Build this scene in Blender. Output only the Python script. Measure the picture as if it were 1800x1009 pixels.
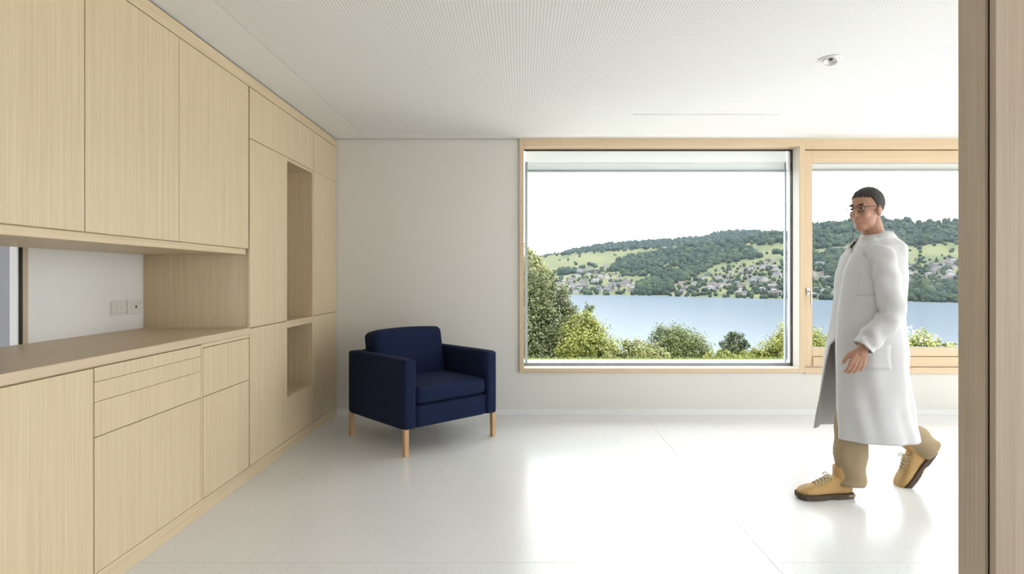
import bpy, bmesh, math, random
import numpy as np
from mathutils import Vector, Matrix, noise as mnoise

random.seed(7)
RNG = np.random.default_rng(7)
for o in list(bpy.data.objects):
    bpy.data.objects.remove(o, do_unlink=True)
SC = bpy.context.scene
COL = SC.collection

# ------------------------------------------------------------------ camera
F = 1060.0            # focal length in pixels of the 1800 px wide frame
PX, PY = 916.0, 487.0  # vanishing point of the room
EYE = 1.25
cam = bpy.data.cameras.new('camera')
cam.sensor_width = 36.0
cam.lens = F / 1800 * 36
cam.shift_x = -(PX - 900) / 1800
cam.shift_y = -(504.5 - PY) / 1800
cam.clip_start = 0.05
cam.clip_end = 6000
cam_o = bpy.data.objects.new('camera', cam)
COL.objects.link(cam_o)
cam_o.location = (0, 0, EYE)
cam_o.rotation_euler = (math.pi / 2, 0, 0)
SC.camera = cam_o

# ------------------------------------------------------------------ sky, sun, exposure
SKY = 3.6
world = bpy.data.worlds.new('sky')
SC.world = world
world.use_nodes = True
bg = world.node_tree.nodes['Background']
bg.inputs['Color'].default_value = (0.95, 0.975, 1.0, 1)
bg.inputs['Strength'].default_value = SKY
sun = bpy.data.lights.new('sun', 'SUN')
sun.energy = 5.5
sun.angle = math.radians(1.0)
sun.color = (1.0, 0.97, 0.93)
sun_o = bpy.data.objects.new('sun', sun)
COL.objects.link(sun_o)
sun_o.rotation_euler = Vector((-0.55, 0.40, -0.95)).to_track_quat('-Z', 'Y').to_euler()
SC.view_settings.view_transform = 'Standard'
SC.view_settings.look = 'None'
SC.view_settings.gamma = 1.0
SC.view_settings.use_curve_mapping = False
SC.view_settings.exposure = 0.4


def portal(loc, size, direction):
    l = bpy.data.lights.new('portal', 'AREA')
    l.shape = 'RECTANGLE'
    l.size, l.size_y = size
    l.cycles.is_portal = True
    o = bpy.data.objects.new('portal', l)
    COL.objects.link(o)
    o.location = loc
    o.rotation_euler = Vector(direction).to_track_quat('-Z', 'Z').to_euler()


def at(px, py, Y):
    """A point of the photograph at depth Y."""
    return Vector(((px - PX) * Y / F, Y, EYE - (py - PY) * Y / F))


# ------------------------------------------------------------------ helpers
def tag(o, label=None, cat=None, group=None, kind=None):
    if label: o['label'] = label
    if cat: o['category'] = cat
    if group: o['group'] = group
    if kind: o['kind'] = kind
    return o


def empty(name, loc=(0, 0, 0), rz=0.0):
    o = bpy.data.objects.new(name, None)
    COL.objects.link(o)
    o.location = loc
    o.rotation_euler = (0, 0, rz)
    o.empty_display_size = 0.1
    return o


def link(name, me, mat=None, parent=None, loc=(0, 0, 0), smooth=False):
    if mat is not None:
        me.materials.clear()
        for m in (mat if isinstance(mat, (list, tuple)) else [mat]):
            me.materials.append(m)
    if smooth:
        for p in me.polygons: p.use_smooth = True
    o = bpy.data.objects.new(name, me)
    COL.objects.link(o)
    o.location = loc
    if parent is not None:
        o.parent = parent
    return o


def from_bm(bm, name):
    me = bpy.data.meshes.new(name)
    bm.normal_update()
    bm.to_mesh(me)
    bm.free()
    return me


def bm_box(bm, size, center=(0, 0, 0), bevel=0.0, seg=2, rot=None):
    r = bmesh.ops.create_cube(bm, size=1.0)
    vs = r['verts']
    M = Matrix.Translation(Vector(center))
    if rot is not None: M = M @ rot.to_4x4()
    M = M @ Matrix.Diagonal((size[0], size[1], size[2], 1))
    bmesh.ops.transform(bm, matrix=M, verts=vs)
    if bevel > 0:
        es = list({e for v in vs for e in v.link_edges})
        bmesh.ops.bevel(bm, geom=es, offset=bevel, segments=seg, profile=0.5, affect='EDGES')
    return bm


def box(name, lo, hi, mat, parent=None, bevel=0.0, seg=2, smooth=False):
    """Box given by its two world corners; origin at its centre."""
    lo, hi = Vector(lo), Vector(hi)
    bm = bmesh.new()
    bm_box(bm, hi - lo, (0, 0, 0), bevel, seg)
    c = (lo + hi) / 2
    if parent is not None: c = c - parent.location
    return link(name, from_bm(bm, name), mat, parent, c, smooth)


def grid_mesh(name, rows, closed=False, cap0=False, cap1=False):
    """Loft through rows of equally many points."""
    n = len(rows[0])
    verts = [tuple(p) for r in rows for p in r]
    faces = []
    for i in range(len(rows) - 1):
        for j in range(n if closed else n - 1):
            k = (j + 1) % n
            faces.append((i * n + j, i * n + k, (i + 1) * n + k, (i + 1) * n + j))
    if cap0: faces.append(tuple(range(n - 1, -1, -1)))
    if cap1: faces.append(tuple(range((len(rows) - 1) * n, len(rows) * n)))
    me = bpy.data.meshes.new(name)
    me.from_pydata(verts, [], faces)
    me.update()
    return me


def tube_rows(pts, radii, n=12, flat=None):
    pts = [Vector(p) for p in pts]
    rows = []
    up = Vector((0.13, 0.31, 0.94)).normalized()
    prev = None
    for i, p in enumerate(pts):
        a = pts[max(i - 1, 0)]; b = pts[min(i + 1, len(pts) - 1)]
        t = (b - a).normalized()
        if prev is None:
            u = t.cross(up)
            if u.length < 0.1: u = t.cross(Vector((1, 0, 0)))
            u.normalize()
        else:
            u = (prev - t * prev.dot(t)).normalized()
        prev = u
        v = t.cross(u)
        r = radii[i] if isinstance(radii, (list, tuple)) else radii
        ru, rv = r if isinstance(r, (list, tuple)) else (r, r)
        rows.append([p + u * (ru * math.cos(q * 2 * math.pi / n)) + v * (rv * math.sin(q * 2 * math.pi / n)) for q in range(n)])
    return rows


def tube_mesh(name, pts, radii, n=12):
    return grid_mesh(name, tube_rows(pts, radii, n), True, True, True)


def resample(pts, vals, k):
    """Catmull-Rom through joints, k samples per span."""
    P = [Vector(p) for p in pts]; out = []; ov = []
    for i in range(len(P) - 1):
        p0 = P[max(i - 1, 0)]; p1 = P[i]; p2 = P[i + 1]; p3 = P[min(i + 2, len(P) - 1)]
        for j in range(k):
            t = j / k
            out.append(0.5 * ((2 * p1) + (p2 - p0) * t + (2 * p0 - 5 * p1 + 4 * p2 - p3) * t * t + (3 * p1 - p0 - 3 * p2 + p3) * t ** 3))
            ov.append(vals[i] * (1 - t) + vals[i + 1] * t)
    out.append(P[-1]); ov.append(vals[-1])
    return out, ov


def join_meshes(name, meshes):
    bm = bmesh.new()
    for m in meshes:
        bm.from_mesh(m)
        bpy.data.meshes.remove(m)
    return from_bm(bm, name)


def eval_mods(me, mods):
    """Apply a list of (type, settings) modifiers to a mesh and return the result."""
    o = bpy.data.objects.new('work', me)
    COL.objects.link(o)
    for t, st in mods:
        m = o.modifiers.new(t.lower(), t)
        for k, v in st.items(): setattr(m, k, v)
    dg = bpy.context.evaluated_depsgraph_get()
    dg.update()
    out = bpy.data.meshes.new_from_object(o.evaluated_get(dg))
    bpy.data.objects.remove(o, do_unlink=True)
    return out


# ------------------------------------------------------------------ materials
MATS = {}


def mat_base(name):
    m = bpy.data.materials.new(name)
    m.use_nodes = True
    nt = m.node_tree
    b = nt.nodes['Principled BSDF']
    MATS[name] = m
    return m, nt, b


def N(nt, kind, **kw):
    n = nt.nodes.new(kind)
    for k, v in kw.items(): setattr(n, k, v)
    return n


def plain(name, col, rough=0.6, spec=0.4, metal=0.0, vary=0.03, scale=6.0, bump=0.0, bscale=80.0):
    m, nt, b = mat_base(name)
    tc = N(nt, 'ShaderNodeTexCoord')
    nz = N(nt, 'ShaderNodeTexNoise')
    nz.inputs['Scale'].default_value = scale
    nz.inputs['Detail'].default_value = 4
    nt.links.new(tc.outputs['Object'], nz.inputs['Vector'])
    mx = N(nt, 'ShaderNodeMix', data_type='RGBA')
    mx.inputs['A'].default_value = (*[c * (1 - vary) for c in col], 1)
    mx.inputs['B'].default_value = (*[min(1, c * (1 + vary)) for c in col], 1)
    nt.links.new(nz.outputs['Fac'], mx.inputs['Factor'])
    nt.links.new(mx.outputs['Result'], b.inputs['Base Color'])
    b.inputs['Roughness'].default_value = rough
    b.inputs['Specular IOR Level'].default_value = spec
    b.inputs['Metallic'].default_value = metal
    if bump > 0:
        n2 = N(nt, 'ShaderNodeTexNoise')
        n2.inputs['Scale'].default_value = bscale
        n2.inputs['Detail'].default_value = 3
        nt.links.new(tc.outputs['Object'], n2.inputs['Vector'])
        bp = N(nt, 'ShaderNodeBump')
        bp.inputs['Strength'].default_value = bump
        bp.inputs['Distance'].default_value = 0.01
        nt.links.new(n2.outputs['Fac'], bp.inputs['Height'])
        nt.links.new(bp.outputs['Normal'], b.inputs['Normal'])
    return m


def wood(name, light, dark, scale=(260, 260, 2.2), rough=0.42, contrast=1.0, spec=0.35):
    m, nt, b = mat_base(name)
    tc = N(nt, 'ShaderNodeTexCoord'); oi = N(nt, 'ShaderNodeObjectInfo')
    ml = N(nt, 'ShaderNodeMath', operation='MULTIPLY'); ml.inputs[1].default_value = 37.0
    nt.links.new(oi.outputs['Random'], ml.inputs[0])
    ad = N(nt, 'ShaderNodeVectorMath', operation='ADD')
    nt.links.new(tc.outputs['Object'], ad.inputs[0]); nt.links.new(ml.outputs[0], ad.inputs[1])
    def noise(sc, detail):
        mp = N(nt, 'ShaderNodeMapping'); mp.inputs['Scale'].default_value = sc
        nt.links.new(ad.outputs[0], mp.inputs['Vector'])
        n = N(nt, 'ShaderNodeTexNoise'); n.inputs['Scale'].default_value = 1.0; n.inputs['Detail'].default_value = detail
        n.inputs['Roughness'].default_value = 0.6
        nt.links.new(mp.outputs[0], n.inputs['Vector'])
        return n
    n1 = noise(scale, 4.0)
    n2 = noise(tuple(s * 0.16 if s > 10 else s * 0.35 for s in scale), 2.0)
    r1 = N(nt, 'ShaderNodeMapRange'); r1.inputs[1].default_value = 0.3; r1.inputs[2].default_value = 0.7
    nt.links.new(n1.outputs['Fac'], r1.inputs[0])
    r2 = N(nt, 'ShaderNodeMapRange'); r2.inputs[1].default_value = 0.3; r2.inputs[2].default_value = 0.7
    nt.links.new(n2.outputs['Fac'], r2.inputs[0])
    a = N(nt, 'ShaderNodeMix'); a.inputs['Factor'].default_value = 0.30
    nt.links.new(r1.outputs[0], a.inputs['A']); nt.links.new(r2.outputs[0], a.inputs['B'])
    mx = N(nt, 'ShaderNodeMix', data_type='RGBA')
    mid = [(l + d) / 2 for l, d in zip(light, dark)]
    mx.inputs['A'].default_value = (*[m_ + (d - m_) * contrast for m_, d in zip(mid, dark)], 1)
    mx.inputs['B'].default_value = (*[m_ + (l - m_) * contrast for m_, l in zip(mid, light)], 1)
    nt.links.new(a.outputs[0], mx.inputs['Factor'])
    nt.links.new(mx.outputs['Result'], b.inputs['Base Color'])
    b.inputs['Roughness'].default_value = rough
    b.inputs['Specular IOR Level'].default_value = spec
    bp = N(nt, 'ShaderNodeBump'); bp.inputs['Strength'].default_value = 0.05; bp.inputs['Distance'].default_value = 0.002
    nt.links.new(n1.outputs['Fac'], bp.inputs['Height']); nt.links.new(bp.outputs['Normal'], b.inputs['Normal'])
    return m


W_L, W_D = (0.77, 0.63, 0.435), (0.60, 0.465, 0.288)
OAK = wood('oak_veneer', W_L, W_D)
OAK_H = wood('oak_worktop', (0.70, 0.555, 0.39), (0.61, 0.475, 0.32), scale=(60, 2.0, 60), rough=0.42)
OAK_Y = wood('oak_strip', W_L, W_D, scale=(120, 1.5, 120))
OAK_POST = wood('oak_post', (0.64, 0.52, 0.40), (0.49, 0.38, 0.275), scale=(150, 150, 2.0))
SPRUCE_X = wood('spruce_rail', (0.78, 0.62, 0.43), (0.68, 0.51, 0.33), scale=(1.5, 70, 70), rough=0.5, contrast=0.9)
SPRUCE_Z = wood('spruce_stile', (0.78, 0.62, 0.43), (0.68, 0.51, 0.33), scale=(70, 70, 1.5), rough=0.5, contrast=0.9)
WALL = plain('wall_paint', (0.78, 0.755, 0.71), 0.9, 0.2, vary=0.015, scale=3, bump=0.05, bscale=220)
WALL_W = plain('wall_white', (0.84, 0.84, 0.83), 0.8, 0.3, vary=0.01)
CEIL = plain('ceiling_paint', (0.88, 0.875, 0.86), 0.9, 0.2, vary=0.01)
GAP_SHADE = plain('painted_gap_shade', (0.03, 0.022, 0.016), 0.8, 0.2)  # near-black colour that stands for the shade inside narrow gaps
BLACK = plain('black_gasket', (0.012, 0.013, 0.015), 0.5, 0.4)
WHITE_ALU = plain('white_aluminium', (0.82, 0.83, 0.84), 0.35, 0.5)
GREY_ALU = plain('grey_aluminium', (0.42, 0.46, 0.50), 0.35, 0.5)
BLIND = plain('blind_fabric', (0.80, 0.80, 0.79), 0.8, 0.2, bump=0.1, bscale=300)
PLASTIC = plain('white_plastic', (0.78, 0.765, 0.73), 0.35, 0.5, vary=0.01)
STEEL = plain('brushed_steel', (0.72, 0.72, 0.72), 0.25, 0.5, metal=1.0)
NAVY = plain('navy_wool', (0.0052, 0.0135, 0.049), 0.85, 0.25, vary=0.16, scale=260, bump=0.25, bscale=650)
LEGW = wood('oak_leg', (0.66, 0.43, 0.24), (0.52, 0.32, 0.16), scale=(90, 90, 3))
CONC = plain('render_outside', (0.55, 0.55, 0.53), 0.9, 0.2)


def terrazzo():
    m, nt, b = mat_base('terrazzo')
    ge = N(nt, 'ShaderNodeNewGeometry')
    def chips(scale, rmin, rmax, keep):
        v = N(nt, 'ShaderNodeTexVoronoi'); v.inputs['Scale'].default_value = scale
        nt.links.new(ge.outputs['Position'], v.inputs['Vector'])
        sep = N(nt, 'ShaderNodeSeparateColor'); nt.links.new(v.outputs['Color'], sep.inputs[0])
        rr = N(nt, 'ShaderNodeMapRange'); rr.inputs[3].default_value = rmin; rr.inputs[4].default_value = rmax
        nt.links.new(sep.outputs[0], rr.inputs[0])
        lt = N(nt, 'ShaderNodeMath', operation='LESS_THAN')
        nt.links.new(v.outputs['Distance'], lt.inputs[0]); nt.links.new(rr.outputs[0], lt.inputs[1])
        kp = N(nt, 'ShaderNodeMath', operation='LESS_THAN'); kp.inputs[1].default_value = keep
        nt.links.new(sep.outputs[1], kp.inputs[0])
        an = N(nt, 'ShaderNodeMath', operation='MULTIPLY')
        nt.links.new(lt.outputs[0], an.inputs[0]); nt.links.new(kp.outputs[0], an.inputs[1])
        return an, sep
    c1, s1 = chips(150.0, 0.12, 0.36, 0.22)
    c2, s2 = chips(85.0, 0.08, 0.28, 0.16)
    ramp = N(nt, 'ShaderNodeValToRGB')
    e = ramp.color_ramp.elements
    e[0].color = (0.50, 0.48, 0.45, 1); e[1].color = (0.70, 0.66, 0.59, 1)
    nt.links.new(s1.outputs[2], ramp.inputs[0])
    nz = N(nt, 'ShaderNodeTexNoise'); nz.inputs['Scale'].default_value = 2.5; nz.inputs['Detail'].default_value = 5
    nt.links.new(ge.outputs['Position'], nz.inputs['Vector'])
    base = N(nt, 'ShaderNodeMix', data_type='RGBA')
    base.inputs['A'].default_value = (0.80, 0.80, 0.795, 1); base.inputs['B'].default_value = (0.84, 0.84, 0.835, 1)
    nt.links.new(nz.outputs['Fac'], base.inputs['Factor'])
    m1 = N(nt, 'ShaderNodeMix', data_type='RGBA')
    nt.links.new(c1.outputs[0], m1.inputs['Factor']); nt.links.new(base.outputs['Result'], m1.inputs['A']); nt.links.new(ramp.outputs[0], m1.inputs['B'])
    m2 = N(nt, 'ShaderNodeMix', data_type='RGBA')
    nt.links.new(c2.outputs[0], m2.inputs['Factor']); nt.links.new(m1.outputs['Result'], m2.inputs['A'])
    m2.inputs['B'].default_value = (0.60, 0.57, 0.52, 1)
    nt.links.new(m2.outputs['Result'], b.inputs['Base Color'])
    b.inputs['Roughness'].default_value = 0.24
    b.inputs['Specular IOR Level'].default_value = 0.6
    return m


def perforated():
    m, nt, b = mat_base('perforated_board')
    tc = N(nt, 'ShaderNodeNewGeometry')
    mp = N(nt, 'ShaderNodeVectorMath', operation='SCALE'); mp.inputs['Scale'].default_value = 1 / 0.0165
    nt.links.new(tc.outputs['Position'], mp.inputs[0])
    fr = N(nt, 'ShaderNodeVectorMath', operation='FRACTION'); nt.links.new(mp.outputs[0], fr.inputs[0])
    sb = N(nt, 'ShaderNodeVectorMath', operation='SUBTRACT'); sb.inputs[1].default_value = (0.5, 0.5, 0)
    nt.links.new(fr.outputs[0], sb.inputs[0])
    ml = N(nt, 'ShaderNodeVectorMath', operation='MULTIPLY'); ml.inputs[1].default_value = (1, 1, 0)
    nt.links.new(sb.outputs[0], ml.inputs[0])
    ln = N(nt, 'ShaderNodeVectorMath', operation='LENGTH'); nt.links.new(ml.outputs[0], ln.inputs[0])
    lt = N(nt, 'ShaderNodeMapRange'); lt.inputs[1].default_value = 0.20; lt.inputs[2].default_value = 0.30
    lt.inputs[3].default_value = 1.0; lt.inputs[4].default_value = 0.0
    nt.links.new(ln.outputs['Value'], lt.inputs[0])
    mx = N(nt, 'ShaderNodeMix', data_type='RGBA')
    mx.inputs['A'].default_value = (0.90, 0.90, 0.89, 1); mx.inputs['B'].default_value = (0.60, 0.595, 0.58, 1)
    nt.links.new(lt.outputs[0], mx.inputs['Factor'])
    nt.links.new(mx.outputs['Result'], b.inputs['Base Color'])
    b.inputs['Roughness'].default_value = 0.9
    b.inputs['Specular IOR Level'].default_value = 0.2
    return m


def glass():
    m, nt, b = mat_base('window_glass')
    nt.nodes.remove(b)
    out = nt.nodes['Material Output']
    tr = N(nt, 'ShaderNodeBsdfTransparent'); tr.inputs[0].default_value = (0.985, 0.995, 0.99, 1)
    gl = N(nt, 'ShaderNodeBsdfGlossy'); gl.inputs['Roughness'].default_value = 0.0
    fr = N(nt, 'ShaderNodeFresnel'); fr.inputs['IOR'].default_value = 1.12
    mx = N(nt, 'ShaderNodeMixShader')
    nt.links.new(fr.outputs[0], mx.inputs[0]); nt.links.new(tr.outputs[0], mx.inputs[1]); nt.links.new(gl.outputs[0], mx.inputs[2])
    nt.links.new(mx.outputs[0], out.inputs[0])
    return m


def leaf_mat(name, light, dark, trans=0.25):
    m, nt, b = mat_base(name)
    ge = N(nt, 'ShaderNodeNewGeometry')
    mx = N(nt, 'ShaderNodeMix', data_type='RGBA')
    mx.inputs['A'].default_value = (*dark, 1); mx.inputs['B'].default_value = (*light, 1)
    nt.links.new(ge.outputs['Random Per Island'], mx.inputs['Factor'])
    nt.links.new(mx.outputs['Result'], b.inputs['Base Color'])
    b.inputs['Roughness'].default_value = 0.5
    b.inputs['Specular IOR Level'].default_value = 0.35
    tl = N(nt, 'ShaderNodeBsdfTranslucent')
    nt.links.new(mx.outputs['Result'], tl.inputs['Color'])
    ms = N(nt, 'ShaderNodeMixShader'); ms.inputs[0].default_value = trans
    nt.links.new(b.outputs[0], ms.inputs[1]); nt.links.new(tl.outputs[0], ms.inputs[2])
    nt.links.new(ms.outputs[0], nt.nodes['Material Output'].inputs[0])
    return m


def noisy(name, cols, scale, rough=0.9, pos=True, detail=6, stretch=(1, 1, 1), bump=0.0):
    """Colour from a ramp over a noise in world space."""
    m, nt, b = mat_base(name)
    ge = N(nt, 'ShaderNodeNewGeometry')
    mp = N(nt, 'ShaderNodeMapping'); mp.inputs['Scale'].default_value = [s * scale for s in stretch]
    nt.links.new(ge.outputs['Position'], mp.inputs['Vector'])
    nz = N(nt, 'ShaderNodeTexNoise'); nz.inputs['Scale'].default_value = 1; nz.inputs['Detail'].default_value = detail
    nt.links.new(mp.outputs[0], nz.inputs['Vector'])
    rp = N(nt, 'ShaderNodeValToRGB')
    el = rp.color_ramp.elements
    el[0].position = 0.3; el[0].color = (*cols[0], 1)
    el[1].position = 0.7; el[1].color = (*cols[-1], 1)
    for i, c in enumerate(cols[1:-1]):
        x = el.new(0.3 + 0.4 * (i + 1) / (len(cols) - 1)); x.color = (*c, 1)
    nt.links.new(nz.outputs['Fac'], rp.inputs[0])
    nt.links.new(rp.outputs[0], b.inputs['Base Color'])
    b.inputs['Roughness'].default_value = rough
    b.inputs['Specular IOR Level'].default_value = 0.1
    if bump:
        bp = N(nt, 'ShaderNodeBump'); bp.inputs['Strength'].default_value = bump; bp.inputs['Distance'].default_value = 1.0
        nt.links.new(nz.outputs['Fac'], bp.inputs['Height']); nt.links.new(bp.outputs['Normal'], b.inputs['Normal'])
    return m


def translucent(name, col, f):
    m, nt, b = mat_base(name)
    b.inputs['Base Color'].default_value = (*col, 1); b.inputs['Roughness'].default_value = 0.8
    tl = N(nt, 'ShaderNodeBsdfTranslucent'); tl.inputs['Color'].default_value = (*col, 1)
    ms = N(nt, 'ShaderNodeMixShader'); ms.inputs[0].default_value = f
    nt.links.new(b.outputs[0], ms.inputs[1]); nt.links.new(tl.outputs[0], ms.inputs[2])
    nt.links.new(ms.outputs[0], nt.nodes['Material Output'].inputs[0])
    return m


VEIL = translucent('blind_cloth', (0.90, 0.90, 0.89), 0.45)
VEIL2 = translucent('blind_hem_cloth', (0.85, 0.86, 0.86), 0.40)
TERRAZZO = terrazzo()
PERF = perforated()
GLASS = glass()

# ================================================================== THE ROOM
H = 2.5
YW = 5.46        # inner face of the window wall
XC = -1.67       # front plane of the cupboards
XB = -2.325      # wall behind the worktop
YN = -4.5        # near end of the room
XR = 5.3

# floor of four large terrazzo slabs with fine joints
fl = box('floor', (-6, YN - 0.2, -0.25), (XR + 0.2, YW + 0.25, -0.012), plain('joint_mortar', (0.66, 0.65, 0.63), 0.9), None)
tag(fl, 'white polished terrazzo floor across the room', 'floor', kind='structure')
for (x0, x1) in ((-6, 1.0988), (1.1012, XR)):
    for (y0, y1) in ((YN, 2.6388), (2.6412, YW)):
        box('terrazzo_slab', (x0, y0, -0.012), (x1, y1, 0.0), TERRAZZO, fl)

# ceiling: plain border and perforated acoustic board
ce = box('ceiling', (-6, YN - 0.2, H + 0.012), (XR + 0.2, YW - 0.012, H + 0.05), CEIL, None)
tag(ce, 'white ceiling with perforated acoustic board and plain border', 'ceiling', kind='structure')
box('plain_border', (-6, YN, H), (-1.392, YW - 0.012, H + 0.012), CEIL, ce)
box('plain_border', (-1.388, 5.26, H), (XR, YW - 0.012, H + 0.012), CEIL, ce)
box('acoustic_board', (-1.388, YN, H), (XR, 5.256, H + 0.012), PERF, ce)
roof = box('roof', (-7, YN - 1.2, H + 0.12), (XR + 0.25, YW + 0.45, H + 0.4), CONC)  # unseen slab added to block light from above
tag(roof, 'unseen flat roof slab added above the ceiling to block light', 'roof', kind='structure')

# window wall
wf = empty('wall_far', (0, YW, 0)); tag(wf, 'off-white wall with the lake windows, facing the camera', 'wall', kind='structure')
X0W, X1W, Z0W = -0.0154, 4.75, 0.388
box('wall_pier', (-6, YW, 0), (X0W, YW + 0.25, H + 0.12), WALL, wf)
box('wall_parapet', (X0W, YW, 0), (X1W, YW + 0.19, Z0W), WALL, wf)
box('wall_pier', (X1W, YW, 0), (XR + 0.2, YW + 0.25, H + 0.12), WALL, wf)
box('wall_lintel', (X0W, YW + 0.19, H + 0.002), (X1W, YW + 0.25, H + 0.12), WALL, wf)
box('gap_shade_strip', (-1.67, YW - 0.011, H + 0.0005), (XR, YW - 0.0005, H + 0.012), GAP_SHADE, wf)  # dark strip paints the shadow line where wall meets ceiling
bf = box('baseboard_far', (XC, YW - 0.008, 0), (XR, YW, 0.055), WALL_W, None, 0.002)
tag(bf, 'low white skirting board along the window wall', 'baseboard', kind='structure')

# wall behind the worktop, with the opening to the side room
wl = empty('wall_left', (XB, 3.5, 0)); tag(wl, 'white wall behind the worktop under the wall cupboards', 'wall', kind='structure')
box('wall_panel', (XB - 0.035, 2.84, 0), (XB, YW, H), WALL_W, wl)
box('wall_panel', (XB - 0.1, YN, 0), (XB, 1.3, H), WALL_W, wl)
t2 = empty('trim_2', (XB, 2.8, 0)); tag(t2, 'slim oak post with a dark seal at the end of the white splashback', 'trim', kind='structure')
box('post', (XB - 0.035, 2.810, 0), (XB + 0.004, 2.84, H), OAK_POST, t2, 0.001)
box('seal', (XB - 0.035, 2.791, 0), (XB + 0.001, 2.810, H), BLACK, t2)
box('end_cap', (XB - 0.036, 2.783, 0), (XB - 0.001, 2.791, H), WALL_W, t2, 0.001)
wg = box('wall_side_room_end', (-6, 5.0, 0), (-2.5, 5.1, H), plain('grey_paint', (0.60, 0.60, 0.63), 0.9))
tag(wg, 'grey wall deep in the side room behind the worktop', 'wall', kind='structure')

wo = box('wall_side_room_blocker', (-6.2, -0.6, 0), (-6, 5.1, H), WALL_W); tag(wo, 'unseen white wall added to cut daylight in the side room', 'wall', kind='structure')  # unseen wall added to keep open sky off the grey end wall

# unseen right and near walls; the right one has a window added for daylight
wr = empty('wall_right', (XR, 0, 0)); tag(wr, 'white wall at the right end of the room', 'wall', kind='structure')
box('wall_pier', (XR, 4.7, 0), (XR + 0.2, YW + 0.2, H), WALL, wr)
box('wall_pier', (XR, YN, 0), (XR + 0.2, YN + 0.5, H), WALL, wr)
box('wall_parapet', (XR, YN + 0.5, 0), (XR + 0.2, 4.7, 0.15), WALL, wr)
wn = empty('wall_near', (0, YN, 0)); tag(wn, 'plain white wall behind the camera', 'wall', kind='structure')
box('wall_panel', (XB - 0.1, YN - 0.2, 0), (XR + 0.2, YN, H), WALL, wn)


def simple_window(name, lo, hi, along, label):
    w = empty(name, ((lo[0] + hi[0]) / 2, (lo[1] + hi[1]) / 2, lo[2]))
    tag(w, label, 'window', kind='structure')
    n = 5
    for i in range(n + 1):
        t = i / n
        if along == 'x':
            x = lo[0] + (hi[0] - lo[0] - 0.06) * t
            box('mullion', (x, lo[1], lo[2]), (x + 0.06, hi[1], hi[2]), SPRUCE_Z, w)
        else:
            y = lo[1] + (hi[1] - lo[1] - 0.06) * t
            box('mullion', (lo[0], y, lo[2]), (hi[0], y + 0.06, hi[2]), SPRUCE_Z, w)
    box('sill', lo, (hi[0], hi[1], lo[2] + 0.05), SPRUCE_X, w)
    if along == 'x':
        box('pane', (lo[0], hi[1] - 0.02, lo[2] + 0.05), (hi[0], hi[1] - 0.01, hi[2]), GLASS, w)
    else:
        box('pane', (hi[0] - 0.02, lo[1], lo[2] + 0.05), (hi[0] - 0.01, hi[1], hi[2]), GLASS, w)


simple_window('added_light_window', (XR + 0.04, YN + 0.5, 0.15), (XR + 0.12, 4.7, H), 'y', 'unseen wide wooden window added in the right wall for daylight')  # added out of view to brighten the room
portal((XR + 0.22, 0.35, 1.33), (8.7, 2.35), (-1, 0, 0))
portal((2.37, YW + 0.24, 1.45), (4.7, 2.1), (0, -1, 0))

# ---- the lake window (fixed light)
YF = 5.44   # front of the wooden frames
w1 = empty('window_1', (1.25, YF, Z0W)); tag(w1, 'large fixed lake window in a pale wooden frame', 'window', kind='structure')
ZH, ZS = 2.43, 0.424
XM0, XM1 = 2.515, 2.561
YB = 5.62
box('jamb', (X0W, YF, Z0W), (0.0257, YB, H), SPRUCE_Z, w1, 0.002)
box('head_rail', (0.0257, YF, ZH), (XM0, YB, H), SPRUCE_X, w1, 0.002)
box('sill_rail', (0.0257, YF, Z0W), (XM0, YB, ZS), SPRUCE_X, w1, 0.002)
box('mullion', (XM0, YF, Z0W), (XM1, YB, H), SPRUCE_Z, w1, 0.002)
CREAM = plain('cream_strip', (0.84, 0.80, 0.72), 0.6, 0.3)  # thin cream strips laid over the wooden reveal and sill
box('reveal_strip', (XM0 - 0.003, YF + 0.004, ZS), (XM0, YB - 0.042, ZH), CREAM, w1)
box('sill_strip', (0.026, YF + 0.004, ZS), (XM0 - 0.003, YB - 0.042, ZS + 0.003), CREAM, w1)
g = 0.010
for lo, hi in (((0.0257, YB - 0.04, ZH - g), (XM0, YB - 0.01, ZH)), ((XM0 - g, YB - 0.04, ZS), (XM0, YB - 0.01, ZH - g))):
    box('gasket', lo, hi, BLACK, w1)
box('glass_pane', (0.03, YB - 0.012, ZS), (XM0 - 0.005, YB - 0.004, ZH), GLASS, w1)
# outer frame, blind box and guide rails outside the pane
box('blind', (0.04, YB + 0.062, 2.325), (2.50, YB + 0.064, 2.50), VEIL, w1)
box('blind_hem', (0.04, YB + 0.060, 2.255), (2.50, YB + 0.063, 2.328), VEIL2, w1)
box('blind_rail', (0.04, YB + 0.04, 2.238), (2.50, YB + 0.095, 2.258), GREY_ALU, w1, 0.003)
box('guide_rail', (0.035, YB + 0.03, 0.45), (0.062, YB + 0.06, 2.33), GREY_ALU, w1, 0.002)
box('outer_frame', (2.503, YB + 0.0, 0.43), (2.56, YB + 0.05, 2.44), WHITE_ALU, w1, 0.002)
box('guide_rail', (2.480, YB + 0.05, 0.45), (2.497, YB + 0.08, 2.33), GREY_ALU, w1, 0.002)
box('outer_frame', (0.02, YB + 0.0, ZS - 0.01), (2.51, YB + 0.04, 0.452), GREY_ALU, w1, 0.002)
box('outer_sill', (-0.02, YB + 0.04, 0.42), (2.56, YB + 0.24, 0.449), WHITE_ALU, w1, 0.003)

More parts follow.
